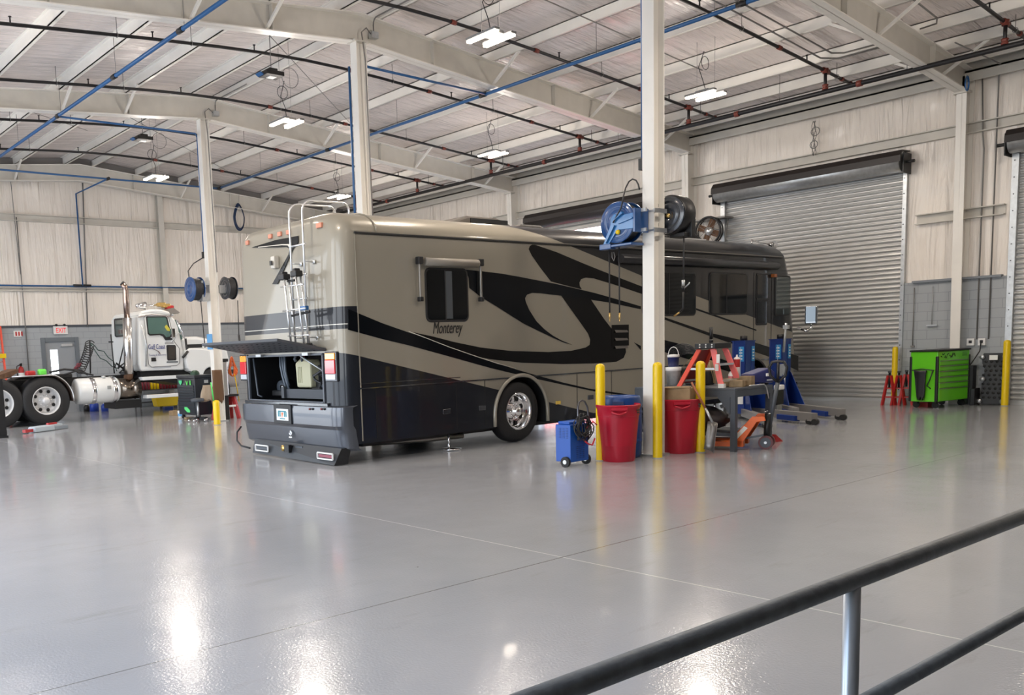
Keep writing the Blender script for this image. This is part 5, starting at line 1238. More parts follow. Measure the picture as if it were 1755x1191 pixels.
# small items at the chest foot
q = P(311,716,2,0); t = thing('plastic_cup', q, 'small white and blue tub on the floor left of the black chest', 'tub')
MB().lathe([(0,0),(.08,0),(.10,.20),(.095,.20),(.07,.01)], q, n=16).build('body', M_label, t); MB().lathe([(.092,.05),(.100,.13)], q, n=16).build('blue_band', mat('light_blue_band',(.15,.4,.7),.5), t)
q = P(298,712,2,0); solo(MB().cbox(q+V(0,0,.07), (.2,.25,.14)), 'cardboard_box', M_cardboard, 'small brown box on the floor left of the black chest', 'box', bevel=.008)
q = P(288,702,2,0); solo(MB().cbox(q+V(0,0,.05), (.3,.2,.10)), 'blue_tray', M_blue, 'small flat blue tray on the floor under the truck step', 'tray', bevel=.01)
q = P(324,718,2,0); solo(MB().cbox(q+V(0,0,.03), (.22,.16,.05)), 'wood_scrap', M_wood, 'small flat wood scrap on the floor at the corner of the black chest', 'wood')
# floor tools in front of the truck wheel
q = P(60,741,2,0); q2 = P(112,734,2,0); ax_ = (q2-q).normalized(); L_ = (q2-q).length
t = thing('wheel_dolly', q, 'long low grey and red wheel dolly bar lying in front of the truck rear wheel', 'dolly')
MB().beam(q+V(0,0,.05), q2+V(0,0,.05), .20, .09).build('bar', mat('dolly_grey',(.30,.34,.38),.4,.4), t, bevel=.01)
MB().beam(q+V(.0,0,.07)-ax_*.1, q+V(0,0,.07)+ax_*.55, .24, .12).build('pale_tray', mat('pale_grey_blue',(.45,.52,.58),.4), t, bevel=.015)
MB().beam(q-ax_*.35+V(0,0,.06), q-ax_*.1+V(0,0,.06), .1, .07).build('red_end', M_redpaint, t)
q3 = q+V(.15,.75,0); MB().beam(q3+V(0,0,.05), q3+ax_*1.0+V(0,0,.05), .16, .08).build('second_bar', mat('pale_grey_blue',(.45,.52,.58),.4), t, bevel=.01)
MB().beam(q3+ax_*.55+V(0,0,.11), q3+ax_*.85+V(0,0,.11), .08, .05).build('red_grip', M_redpaint, t)
# black post at left edge
q = P(4,750,2,0); t = thing('jack_post', q, 'black steel post standing at the far left edge in front of the truck', 'stand')
MB().box(q+V(-.12,-.08,0), q+V(.09,.08,1.35)).build('post', M_black, t); MB().box(q+V(-.3,-.15,0), q+V(.1,.15,.05)).build('base', M_black, t)
# ================================================================ AROUND THE CENTRE COLUMN
def reel(c, R_, w, axis, m, lab, arm=True, name='hose_reel', group=None, hose_m=None, face=-1):
    """spool on an axle along y/x; axis vector given as 'y' or 'x'"""
    t = thing(name, c, lab, 'hose reel', group); c = V(*c)
    A = {'y':V(0,1,0),'x':V(1,0,0)}[axis]; 
    for s_ in (-1,1):
        prof = [(0,0),(R_*.22,0),(R_*.24,-.02*s_*-1),(R_*.60,-.02*s_*-1),(R_*.66,0),(R_*.72,.02*s_),(R_*.80,.02*s_),(R_*.86,0),(R_*.97,0),(R_,-.01*s_),(R_,.012*s_),(R_*.97,.018*s_),(R_*.6,.012*s_),(0,.012*s_)]
        MB().lathe(prof, c+A*(s_*w/2), axis, 40).build('flange', m, t)
    m_ = MB()
    for k in range(7):
        h = -w/2+.03+(w-.06)*k/6
        m_.ring(c+A*h, R_*.78, R_*.11, axis, 32, 8)
    m_.build('wound_hose', hose_m or M_hose, t)
    MB().lathe([(R_*.6,-w/2),(R_*.6,w/2)], c, axis, 24).build('hub', m, t)
    return t, c, A
# blue reel left of the column: disc faces the camera-left side (axis mostly along x)
RC = P(1067,382,0,CX3-.30)
t, c, A = reel(RC, .29, .22, 'x', M_reelblue, 'blue hose reel on the centre column, two thin black hoses hanging from it')
m_ = MB(); xf = c.x-.145
m_.prism([(xf,c.y-.30,c.z+.10),(xf,c.y-.30,c.z-.12),(xf,c.y-.02,c.z-.11),(xf,c.y+.14,c.z-.30),(xf,c.y+.24,c.z-.30),(xf,c.y+.10,c.z-.02),(xf,c.y+.10,c.z+.07),(xf,c.y+.04,c.z+.12),(xf,c.y-.05,c.z+.09)], (.025,0,0))
m_.build('arm_bracket', mat('reel_light_blue',(.03,.17,.42),.25,coat=.5), t, bevel=.006)
m_ = MB(); m_.beam((xf-.01,c.y+.02,c.z+.04),(xf-.01,c.y-.12,c.z+.12),.03,.06,(1,0,0)); m_.beam((xf-.01,c.y-.05,c.z-.02),(xf-.01,c.y-.28,c.z+.03),.02,.04,(1,0,0)); m_.beam((xf-.01,c.y+.02,c.z-.04),(xf-.01,c.y+.17,c.z-.27),.02,.05,(1,0,0)); m_.build('arm_rib', mat('reel_light_blue',(.03,.17,.42),.25,coat=.5), t)
MB().box((c.x-.15,c.y-.32,c.z-.17),(c.x+.16,c.y-.28,c.z+.16)).build('back_plate', M_reelblue, t, bevel=.006)
MB().box((c.x-.15,c.y+.10,c.z-.36),(c.x-.02,c.y+.30,c.z-.28)).box((c.x-.14,c.y-.25,c.z-.34),(c.x+.15,c.y+.28,c.z-.30)).build('roller_guide', M_reelblue, t, bevel=.01)
MB().lathe([(0,-.02),(.03,-.02),(.035,.0)], (xf-.0,c.y-.03,c.z-.14), 'x', 12).build('yellow_sticker', M_yellow, t)
for z in (.13,-.14): MB().beam((c.x,c.y-.26,c.z+z),(c.x,c.y-.40,c.z+z),.04,.045).build('mounting_strut', M_galv, t)
for z in (.13,-.14): m_ = MB(); m_.box((CX3-.15,CY3-.12,c.z+z-.03),(CX3+.15,CY3-.105,c.z+z+.03)); m_.box((CX3-.14,CY3-.11,c.z+z-.012),(CX3-.127,CY3+.13,c.z+z+.012)); m_.build('column_clamp', M_galv, t)
solo(MB().tube([P(1096,325,0,CX3-.2), P(1094,316,0,CX3-.2), P(1090,309,0,CX3-.2), P(1084,307,0,CX3-.2), P(1078,311,0,CX3-.22), P(1072,322,0,CX3-.25), P(1069,334,0,xf), P(1067,345,0,xf-.03), P(1064,357,0,xf-.03), P(1058,368,0,xf-.04), (xf-.02,c.y+.04,c.z)], .011, 7), 'supply_hose', M_hose, 'black supply hose arching from the blue drop pipe into the blue reel', 'hose')
for px, lab in ((1044,'left one of the two thin black hoses hanging under the blue reel'), (1061,'right one of the two thin black hoses hanging under the blue reel')):
    a = P(px,418,0,CX3-.32); b_ = P(px,536,0,CX3-.32)
    t2 = thing('drop_hose', b_, lab, 'hose'); MB().tube([a,(a.x,a.y,b_.z)], .011, 7).build('hose', M_hose, t2)
    MB().tube([(a.x,a.y,b_.z),(a.x,a.y,b_.z-.09)], .014, 8).build('brass_fitting', M_brass, t2); MB().tube([(a.x,a.y,b_.z-.09),(a.x,a.y,b_.z-.13)], .006, 6).build('nozzle', M_brass, t2)
solo(MB().tube([P(1049,432,0,CX3-.3),P(1049,441,0,CX3-.3),P(1052,447,0,CX3-.3),P(1054,440,0,CX3-.3),P(1052,432,0,CX3-.3)], .007, 5), 'hook', M_conduit, 'small bent hook under the blue reel between the hanging hoses', 'hook')
# black reel right of the column
RC = P(1153,369,0,CX3+.30)
t, c, A = reel((RC.x,RC.y,RC.z), .26, .20, 'x', mat('reel_black',(.03,.035,.045),.22,coat=.5), 'black hose reel on the right side of the centre column')
MB().lathe([(0,-.03),(.02,-.03),(.035,-.01),(.035,.0)], (c.x-.11,c.y,c.z-.01), 'x', 10).build('brass_hub', M_brass, t)
MB().lathe([(.265,-.02),(.28,.0),(.28,.22),(.265,.24)], c-V(.08,0,0), 'x', 36).build('guard_rim', M_black, t)
MB().box((c.x-.05,c.y-.22,c.z-.32),(c.x+.22,c.y+.02,c.z-.26)).cbox((c.x+.12,c.y-.20,c.z-.20),(.1,.12,.26)).build('roller_guide', M_black, t, bevel=.01)
for z in (.14,-.13): MB().beam((c.x+.05,c.y+.22,c.z+z),(CX3+.1,CY3,c.z+z),.04,.045).build('mounting_strut', M_black, t)
a = P(1172,400,0,CX3+.35); b_ = P(1172,480,0,CX3+.35)
t2 = thing('fluid_hose', (a.x,a.y,b_.z), 'black hose with trigger gun hanging under the black reel', 'hose')
MB().tube([(a.x,a.y,a.z),(a.x,a.y,b_.z)], .012, 7).build('hose', M_hose, t2)
MB().tube([P(1171,480,0,a.x),P(1171,490,0,a.x)], .024, 8).tube([P(1171,495,0,a.x),P(1180,487,0,a.x),P(1182,484,0,a.x)], .010, 6).build('trigger_gun', M_galv, t2)
MB().tube([P(1171,490,0,a.x),P(1170,497,0,a.x)], .028, 8).tube([P(1171,500,0,a.x),P(1171,515,0,a.x),P(1171,528,0,a.x),P(1165,535,0,a.x)], .014, 6).build('gun_body', M_black, t2)
MB().tube([P(1165,535,0,a.x),P(1155,542,0,a.x)], .012, 6).build('brass_spout', M_brass, t2)
# small reels on the left column
q = P(351,497,1,20.95)
t, c, A = reel((RIDGE-.50,20.78,q.z), .31, .26, 'x', M_reelblue, 'small-looking blue hose reel on the left column above the truck hood')
MB().box((RIDGE-.42,20.55,q.z-.3),(RIDGE-.2,20.85,q.z-.1)).box((RIDGE-.42,20.55,q.z+.1),(RIDGE-.2,20.85,q.z+.2)).build('mounting_strut', M_galv, t)
solo(MB().tube([(RIDGE-.13,20.98,4.2),(RIDGE-.4,20.98,4.05),(RIDGE-.6,20.9,3.85),(RIDGE-.6,20.85,3.6)], .014, 6), 'supply_hose', M_hose, 'black supply hose arching into the left column blue reel', 'hose')
solo(MB().tube([(RIDGE-.5,20.5,q.z-.3),(RIDGE-.46,20.5,1.9)], .014, 6), 'drop_hose', M_hose, 'black hose hanging from the left column blue reel to the truck hood', 'hose')
t, c, A = reel((RIDGE+.40,20.66,q.z+.03), .29, .22, 'x', mat('reel_black',(.03,.035,.045),.22,coat=.5), 'black hose reel on the left column beside the motorhome rear')
MB().box((RIDGE+.1,20.6,q.z-.1),(RIDGE+.35,20.75,q.z+.1)).build('mounting_strut', M_galv, t)
solo(MB().tube([(RIDGE+.5,20.4,q.z-.3),(RIDGE+.48,20.4,2.2)], .014, 6).tube([(RIDGE+.48,20.4,2.2),(RIDGE+.5,20.4,1.9),(RIDGE+.65,20.4,1.7)], .03, 6), 'drop_hose', M_hose, 'black hose with gun hanging from the left column black reel', 'hose')
MB_ = MB().box((RIDGE-.215,20.56,1.86),(RIDGE-.208,20.84,2.25)); solo(MB_, 'column_sticker', mat('blue_sticker',(.12,.35,.65),.5), 'light blue sticker on the face of the left column', 'sticker')
for z in (2.0,): pass

# bollards round the centre column
def bol(px, py, h, lab): c = P(px,py,2,0); bollard(c.x, c.y, h, lab, .066)
bol(1030, 789, 1.36, 'yellow bollard behind the left red bin and the blue charger cart')
bol(1127, 785, 1.35, 'yellow bollard directly in front of the centre column, between the two red bins')
bol(1200, 775, 1.33, 'yellow bollard right of the right red bin, with a shovel leaning by it')
c = P(1535,690,2,0); bollard(22.0, 8.92, 1.28, 'yellow bollard in front of the middle roll-up door, behind the red jack stands', .06)
bollard(21.95, 6.74, 1.36, 'yellow bollard right of the black creeper at the right roll-up door', .066)

# red bins
def bin_(px, py, lab, rz):
    c = P(px, py, 2, 0); H = .80
    c = c + V(.25,.12,0)*0
    t = thing('trash_bin', c, lab, 'trash bin', 'red bins', rz)
    mb = MB(); n = 48; prof = [(.0,.0,0),(.245,0,0),(.26,.02,1),(.295,.60,1),(.305,.635,0),(.325,.64,0),(.33,.74,0),(.345,.76,0),(.35,.79,0),(.34,.80,0),(.325,.785,0),(.315,.60,0),(.25,.03,0),(0,.02,0)]
    vs = []
    for r, h, rib in prof:
        for k in range(n):
            a_ = 2*PI*k/n; rr = r*(1-(.035 if rib and (k%8) in (3,4) else 0)); vs.append((c.x+.88*rr*math.cos(a_+rz), c.y+.88*rr*math.sin(a_+rz), h))
    fs = []
    for i in range(len(prof)-1):
        for k in range(n): a_ = i*n+k; b2 = i*n+(k+1)%n; fs.append((a_,b2,b2+n,a_+n))
    mb.add(vs, fs, True); o = mb.build('body', M_red, t); e = o.modifiers.new('e','EDGE_SPLIT'); e.split_angle = math.radians(35)
    for a_ in (-2.45+PI*0, -2.45+PI):
        a_ += 0
        q = MB(); d = V(math.cos(a_),math.sin(a_),0); s_ = V(-math.sin(a_),math.cos(a_),0)
        q.tube([c+d*.27+s_*.10+V(0,0,.73), c+d*.32+s_*.09+V(0,0,.70), c+d*.325+V(0,0,.67), c+d*.32-s_*.09+V(0,0,.70), c+d*.27-s_*.10+V(0,0,.73)], .017, 7)
        q.cbox(c+d*.295+V(0,0,.75), (.05,.22,.04), a_); q.build('handle', M_red, t)
    a_ = -1.35
    for dz, w in ((.72,.05),(.685,.03)):
        d = V(math.cos(a_),math.sin(a_),0); MB().cbox(c+d*.292+V(0,0,dz), (.012,w*1.6,.022), a_).build('black_marking', M_letterblk, t)
    return c
cb1 = bin_(1060, 789, 'tall red round plastic bin in front of the blue drum, nearest the charger cart', .1)
cb2 = bin_(1165, 775, 'red round plastic bin holding a cardboard box, right of the centre column', .1)
t = thing('cardboard_box', cb2+V(0,0,.72), 'brown cardboard box stuffed in the top of the right red bin', 'box')
MB().cbox(cb2+V(-.02,.06,.82), (.40,.50,.28), .35).build('body', M_cardboard, t, bevel=.012)
MB().cbox(cb2+V(-.05,.0,.968), (.34,.36,.012), .5).build('flap', M_cardboard, t)
# blue drum
c = P(1078, 778, 2, 0)
c = V(10.74, 8.04, 0)
t = thing('plastic_drum', c, 'large blue plastic drum behind the left red bin, against the centre column', 'drum')
MB().lathe([(0,0),(.27,0),(.295,.04),(.30,.12),(.31,.45),(.30,.78),(.285,.86),(.28,.885),(.255,.89),(.25,.875),(0,.865)], c, n=40).build('body', M_bluedrum, t)
MB().lathe([(.303,.22),(.312,.24),(.312,.26),(.303,.28)], c, n=40).lathe([(.303,.62),(.312,.64),(.312,.66),(.303,.68)], c, n=40).build('hoop', M_bluedrum, t)
d = V(-.85,-.53,0).normalized(); MB().cbox(c+d*.30+V(0,0,.78), (.02,.15,.09), math.atan2(d.y,d.x)).build('dark_label', mat('label_navy',(.01,.03,.12),.5), t)
# charger cart
c = V(9.60, 7.98, 0); rz = 0.0
t = thing('battery_charger', c, 'bright blue wheeled battery charger with black cables looped over its handle', 'battery charger', None, rz)
def L(x,y,z): return c + V(x,y,z)
def lbox(name, a, b, m, par, bev=0): return MB().box(L(*a), L(*b)).build(name, m, par, bevel=bev)
cb_ = lbox('case', (-.19,-.13,.07), (.19,.13,.58), M_bluebr, t, .010)
lbox('sloped_top', (-.15,-.08,.58), (.19,.12,.62), M_bluebr, t, .012)
m_ = MB()
for r_ in range(7):
    for k in range(3): m_.cbox(L(-.192, -.07+.06*k, .40+.022*r_), (.006,.035,.008)); m_.cbox(L(-.05+.065*k, -.132, .12+.026*r_), (.04,.006,.010))
m_.build('vent_slots', mat('slot_blue',(.01,.05,.2),.6), cb_)
for x_ in (-.21, .22):
    MB().tube([L(x_-.02,-.06,.075), L(x_+.02,-.06,.075)], .072, 20).build('wheel', M_rubber, t)
    MB().tube([L(x_-.025,-.06,.075), L(x_+.025,-.06,.075)], .03, 10).build('wheel_hub', M_galv, t)
hp = [L(-.06,-.15,.36), L(-.05,-.15,.66), L(-.04,-.14,.80), L(.0,-.13,.88), L(.06,-.13,.90), L(.12,-.13,.88), L(.16,-.14,.80), L(.17,-.15,.66), L(.16,-.15,.36)]
MB().tube(hp, .013, 8).build('handle', mat('handle_dark_metal',(.12,.12,.13),.3,.8), t)
m_ = MB(); rnd = random.Random(11)
for k in range(11):
    cc = L(-.06+rnd.random()*.14,-.17-rnd.random()*.04,.48+rnd.random()*.10); pts = []
    for j in range(19):
        a_ = 2*PI*j/18; pts.append(cc+V((.10+.03*rnd.random())*math.cos(a_)+.01*rnd.random(), .03*math.sin(a_*2+k), (.12+.04*rnd.random())*math.sin(a_)))
    m_.tube(pts, .008, 5)
m_.build('cables', M_hose, t)
MB().tube([L(.02,-.18,.36),L(.10,-.20,.30),L(.18,-.20,.28),L(.26,-.18,.36)], .012, 6).tube([L(.08,-.18,.52),L(.20,-.20,.60),L(.28,-.2,.55)], .011, 6).build('red_clamp', mat('clamp_red',(.55,.03,.05),.4), t)

# workbench
bx0, bx1, by0, by1, bz = 12.07, 13.12, 7.03, 8.75, .93
t = thing('workbench', ((bx0+bx1)/2,(by0+by1)/2,0), 'heavy grey steel workbench with a lower shelf, right of the centre column', 'workbench')
MB().box((bx0,by0,bz-.035),(bx1,by1,bz)).build('bench_top', M_darksteel, t, bevel=.004)
MB().box((bx0,by0,bz-.13),(bx1,by0+.03,bz-.035)).box((bx0,by0+.031,bz-.13),(bx0+.03,by1-.031,bz-.035)).box((bx0,by1-.03,bz-.13),(bx1,by1,bz-.035)).build('edge_rail', M_darksteel, t)
for x in (bx0,bx1-.08):
    for y in (by0,by1-.08):
        MB().box((x+.002,y+.002,0),(x+.078,y+.078,bz-.036)).build('leg', M_darksteel, t, bevel=.004)
MB().prism([(bx0+.0,by0+.08,bz-.13),(bx0+.0,by0+.28,bz-.13),(bx0+.0,by0+.08,bz-.38)], (.012,0,0)).build('gusset', M_darksteel, t)
MB().prism([(bx0+.0,by1-.08,bz-.13),(bx0+.0,by1-.28,bz-.13),(bx0,by1-.08,bz-.38)], (.012,0,0)).build('gusset', M_darksteel, t)
MB().box((bx0+.02,by0+.3,.22),(bx1-.02,by1-.02,.25)).box((bx0+.02,by0+.02,.22),(bx0+.05,by1-.02,.27)).build('lower_shelf', M_darksteel, t)
# bag on lower shelf
mb = MB(); vs = []; n, m = 20, 12; cc = V(bx0+.42,by0+.85,.25); rnd = random.Random(8)
for j in range(m+1):
    v = j/m*PI
    for i in range(n):
        u = 2*PI*i/n; k = 1+.10*math.sin(5*u+j)+.08*math.sin(9*u-2*j)
        vs.append(cc+V(.30*math.sin(v)*math.cos(u)*k, .48*math.sin(v)*math.sin(u)*k, .19+.19*math.cos(v)*(1+.12*math.sin(4*u+j))))
mb.add(vs, [(j*n+i,j*n+(i+1)%n,(j+1)*n+(i+1)%n,(j+1)*n+i) for j in range(m) for i in range(n)], True)
solo(mb, 'plastic_bag', M_bag, 'crumpled dark grey plastic bag on the workbench lower shelf', 'bag')
# step ladder standing on the bench
lz = bz
q = V(12.42,7.60,lz); e1 = V(.0,-1,0); e2 = V(1,0,0)
t = thing('step_ladder', q, 'short orange-red fibreglass step ladder with black top standing on the workbench', 'step ladder')
tz = lz+.62
def bp_(u, w, z): return q+e1*u+e2*w+V(0,0,z)
for sw in (-1,1):
    MB().beam(bp_(.30,sw*.25,0), bp_(.10,sw*.16,.58), .03, .085, (0,1,.0)).build('front_rail', mat('ladder_pink_red',(.80,.16,.15),.4), t, bevel=.004)
    MB().beam(bp_(-.42,sw*.25,0), bp_(-.12,sw*.16,.58), .03, .07, (0,1,0)).build('rear_rail', M_ladder, t, bevel=.004)
    MB().cbox(bp_(.30,sw*.25,.03), (.05,.09,.06)).build('foot', M_label, t)
tt = MB().cbox(bp_(0,0,.62), (.44,.34,.085)).build('top_cap', M_black, t, bevel=.01)
m_ = MB()
for k in range(3):
    for z in (.64,.605): m_.lathe([(0,-.005),(.011,-.005),(.011,.003)], bp_(.12-.1*k,-.225,z), 'x', 8)
m_.build('rivets', M_label, tt)
for z, w in ((.10,.24),(.34,.20)):
    MB().cbox(bp_(.30-.2*z/.58,0,z), (2*w,.09,.03)).build('step', M_alu, t)
    MB().beam(bp_(-.42+.3*z/.58,-w,z), bp_(-.42+.3*z/.58,w,z), .03, .03).build('rear_brace', M_galv, t)
MB().beam(bp_(.2,-.21,.28), bp_(-.27,-.21,.28), .012, .03).build('spreader_bar', M_galv, t)
MB().prism([bp_(-.40,-.235,.06),bp_(-.40,.235,.06),bp_(-.14,.15,.56),bp_(-.14,-.15,.56)], (0,.008,0)).build('rear_panel', mat('ladder_dark_red',(.35,.03,.03),.5), t)
MB().cbox(bp_(.245,-.262,.43), (.01,.05,.13)).cbox(bp_(.215,-.245,.30), (.01,.05,.10)).build('warning_label', M_label, t)
solo(MB().tube([bp_(0,-.05,.665), bp_(0,-.05,.72)], .03, 8).tube([bp_(0,-.05,.72), bp_(0,-.05,.90)], .026, 8), 'hammer_handle', M_black, 'black handled tool standing up on the step ladder top', 'tool')
# things on the bench
q = V(12.6,8.42,bz)
def bucket(c, r, h, body, lab, hoop=True):
    t = thing('bucket', c, lab, 'bucket'); MB().lathe([(0,0),(r*.86,0),(r,h*.86),(r*1.04,h*.88),(r*1.04,h*.97),(r*1.02,h),(0,h)], c, n=26).build('body', body, t)
    MB().lathe([(r*1.05,h*.80),(r*1.07,h*.83),(r*1.07,h),(0,h+.01)], c, n=26).build('lid', M_whitepl, t)
    if hoop: MB().tube([c+V(0,-r*1.05,h*.9)]+[c+V(.0,-r*1.05*math.cos(a_),h*.95+r*1.5*math.sin(a_)) for a_ in [PI*k/12 for k in range(13)]], .006, 5).build('bail_handle', M_whitepl, t)
    return t
q = V(12.75, 8.50, bz)
bucket(q, .115, .29, mat('stained_white_plastic',(.62,.62,.60),.5,noise=.15,nscale=22), 'white plastic bucket on the workbench behind the cardboard box', False)
bucket(q+V(0,0,.30), .09, .19, mat('navy_plastic',(.02,.03,.14),.35), 'small navy bucket with white handle on top of the white bucket')
q = V(12.42,8.55,bz); t = thing('paint_can', q, 'light grey can standing left of the white bucket on the workbench', 'can')
MB().lathe([(0,0),(.055,0),(.055,.24),(0,.245)], q, n=18).build('body', M_galv, t); MB().lathe([(.056,.23),(.060,.235),(.060,.25),(0,.25)], q, n=18).build('lid', M_whitepl, t)
m_ = MB(); rnd = random.Random(21); qc = V(12.95,8.38,bz+.46)
for k in range(9):
    pts = []; ph = rnd.random()*6
    for j in range(15): a_ = PI*1.5*j/14+ph*.2; pts.append(qc+V(.02*k-.1,-.26*math.cos(a_)+.03*rnd.random(), .20*math.sin(a_)-.02*k))
    m_.tube(pts, .009, 5)
solo(m_, 'cable_coil', M_hose, 'black cable coil arched behind the small navy bucket', 'cable')
solo(MB().tube([V(12.95,8.45,bz+.30),V(12.95,8.2,bz+.52),V(12.95,8.0,bz+.38),V(12.95,7.9,bz+.05)], .006, 5), 'wire', mat('tan_wire',(.45,.35,.2),.5), 'thin tan wire bowing down to the workbench left of the step ladder', 'wire')
solo(MB().cbox((12.9,8.12,bz+.11), (.3,.34,.22)), 'battery_case', M_black, 'black box on the workbench behind the buckets', 'box', bevel=.02)
solo(MB().prism([(13.0,8.3,bz+.12),(13.0,7.92,bz+.02),(13.0,7.92,bz+.36),(13.0,8.3,bz+.46)], (.03,0,0)), 'cardboard_sheet', M_cardboard, 'tilted tan cardboard sheet on the workbench behind the buckets', 'cardboard')
for (x,y,s,lab) in ((12.62,7.40,(.16,.22,.12),'small brown wooden block under the step ladder'),(12.72,7.22,(.16,.18,.15),'brown cardboard carton on the bench corner right of the step ladder'),(12.45,7.22,(.14,.2,.10),'flat brown wooden block by the step ladder front foot')):
    solo(MB().cbox((x,y,bz+s[2]/2), s, .2), 'wood_block', M_wood, lab, 'block', bevel=.006)
q = V(12.78,7.42,bz); t = thing('sealant_tube', q, 'upright white and red labelled tube on the workbench', 'tube')
MB().lathe([(0,0),(.045,0),(.045,.42),(.012,.44),(.012,.47),(0,.47)], q, n=18).build('body', M_label, t); MB().lathe([(.046,.28),(.046,.40)], q, n=18).build('red_label', M_redpaint, t)
q = V(12.66,7.44,bz); t = thing('spray_can', q, 'shorter white can beside the upright white tube on the workbench', 'can')
MB().lathe([(0,0),(.045,0),(.045,.18),(.03,.20),(.02,.22),(0,.22)], q, n=16).build('body', M_label, t); MB().lathe([(.046,.10),(.046,.15)], q, n=16).build('pink_band', mat('pink_band',(.6,.2,.22),.5), t)
M_nav = mat('navy_tool_plastic', (.02,.025,.13), .35)
q = V(12.88,7.28,bz); t = thing('tool_case', q, 'navy blue tool case lying on the right end of the workbench', 'case')
MB().prism([q+V(-.10,-.12,.03),q+V(.36,-.20,.02),q+V(.40,-.20,.18),q+V(.30,-.18,.25),q+V(-.08,-.12,.17)], (0,.22,0)).build('body', M_nav, t, bevel=.02)
MB().cbox(q+V(.22,-.19,.15), (.12,.02,.045)).build('white_label', M_label, t); MB().cbox(q+V(.24,-.20,.07), (.14,.02,.02)).build('silver_latch', M_alu, t)
solo(MB().tube([(12.5,7.06,bz+.015),(12.85,7.02,bz+.02),(12.88,7.0,bz-.03),(12.93,6.99,bz-.2)], .008, 6), 'bent_wire', M_alu, 'thin silver wire bent over the workbench edge', 'wire')

# shovel
a = P(1193,648,1,7.45); b_ = P(1221,705,1,7.10); 
t = thing('shovel', (11.85,7.2,0), 'aluminium scoop shovel with wooden handle leaning beside the right centre bollard', 'shovel')
s0 = P(1185,655,1,7.45); s1 = P(1209,700,1,7.25); s2 = P(1221,724,1,7.15)
MB().tube([s0, s1], .016, 8).build('handle', mat('red_brown_wood',(.30,.10,.05),.5), t)
MB().tube([s1, s2], .019, 8).build('ferrule', M_galv, t)
tip = P(1214,778,1,7.12); e0 = P(1212,722,1,7.22); e1_ = P(1228,726,1,7.08); e2_ = P(1221,778,1,7.02); e3 = P(1205,770,1,7.22)
m_ = MB(); rows = []
top = [e0, (e0+e1_)/2+V(.04,0,.02), e1_]; bot = [e3, (e3+e2_)/2+V(.05,0,0), e2_]
vs = []; 
for j in range(6):
    v = j/5
    for i in range(5):
        u = i/4; cst = (1-(2*u-1)**2); aa = e0.lerp(e1_,u); bb = e3.lerp(e2_,u); pp_ = aa.lerp(bb,v); vs.append((pp_.x+.07*cst+.02, pp_.y+.0, max(pp_.z,.015)))
m_.add(vs, [(j*5+i,j*5+i+1,j*5+i+6,j*5+i+5) for j in range(5) for i in range(4)], True)
sc = m_.build('scoop', mat('dull_aluminium',(.22,.21,.20),.4,.7,noise=.3,nscale=9), t); s_ = sc.modifiers.new('s','SOLIDIFY'); s_.thickness = .006

# pallet jack
o = V(12.72, 6.90, 0); d = V(-.36,.933,0); sd = V(.933,.36,0)
t = thing('pallet_jack', o, 'orange pallet jack with dark grey steering handle, forks under the workbench', 'pallet jack')
def J(u, s_, z): return o + d*u + sd*s_ + V(0,0,z)
for s_ in (-.22,.22):
    MB().prism([J(.28,s_-.08,.05),J(1.40,s_-.08,.05),J(1.48,s_-.08,.09),J(1.40,s_-.08,.12),J(.45,s_-.08,.13),J(.28,s_-.08,.15)], sd*.16).build('fork', M_orange, t, bevel=.006)
    MB().lathe([(0,-.06),(.04,-.06),(.04,.06),(0,.06)], J(1.3,s_,.04), 'x', 12).build('load_roller', M_rubber, t)
MB().prism([J(.42,-.3,.05),J(.50,-.3,.12),J(.16,-.3,.50),J(.10,-.3,.50),J(.0,-.3,.50),J(-.02,-.3,.44),J(.10,-.3,.42),J(.32,-.3,.06)], sd*.05).build('body_side', M_orange, t, bevel=.006)
MB().prism([J(.42,.25,.05),J(.50,.25,.12),J(.16,.25,.50),J(-.02,.25,.50),J(-.02,.25,.44),J(.10,.25,.42),J(.32,.25,.06)], sd*.05).build('body_side', M_orange, t, bevel=.006)
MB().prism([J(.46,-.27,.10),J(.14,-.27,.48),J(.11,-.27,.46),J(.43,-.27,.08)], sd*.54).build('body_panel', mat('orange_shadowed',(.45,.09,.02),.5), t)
MB().prism([J(.36,-.305,.17),J(.41,-.305,.20),J(.27,-.305,.36),J(.22,-.305,.33)], sd*.004).build('warning_label', M_label, t)
MB().tube([J(.0,-.0,.10),J(-.02,0,.52)], .05, 12).build('pump', M_black, t)
MB().beam(J(.40,-.2,.14), J(.02,-.2,.22), .03, .03).build('tow_link', M_darksteel, t)
for s_ in (-.10,.10):
    w_ = MB(); c0 = J(0,s_-.03,.10); c1 = J(0,s_+.03,.10); w_.tube([c0,c1], .10, 24); wo = w_.build('steer_wheel', mat('wheel_dull_red',(.12,.035,.04),.5), t)
    MB().tube([J(0,s_-.034,.10),J(0,s_+.034,.10)], .075, 20).build('wheel_face', M_darksteel, wo); MB().tube([J(0,s_-.04,.10),J(0,s_+.04,.10)], .02, 10).build('axle_cap', M_galv, wo)
h0 = J(-.03,0,.30); h1 = J(-.14,0,.98)
MB().tube([h0,h1], .03, 10).build('tiller_tube', M_darksteel, t)
hd_ = MB(); top_ = h1+V(0,0,.26)
lp_ = [h1, h1+d*-.10+V(0,0,.10), h1+d*-.12+V(0,0,.22), h1+d*-.08+V(0,0,.30), h1+V(0,0,.31), h1+d*.08+V(0,0,.30), h1+d*.12+V(0,0,.22), h1+d*.10+V(0,0,.10), h1]
hd_.tube(lp_, .02, 8); hd_.tube([h1,h1+V(0,0,.30)], .02, 8); hd_.build('steering_handle', M_black, t)
MB().tube([h1+sd*.03+V(0,0,.20), h1+sd*.08+V(0,0,.27)], .012, 6).build('release_lever', M_galv, t)
m_ = MB()
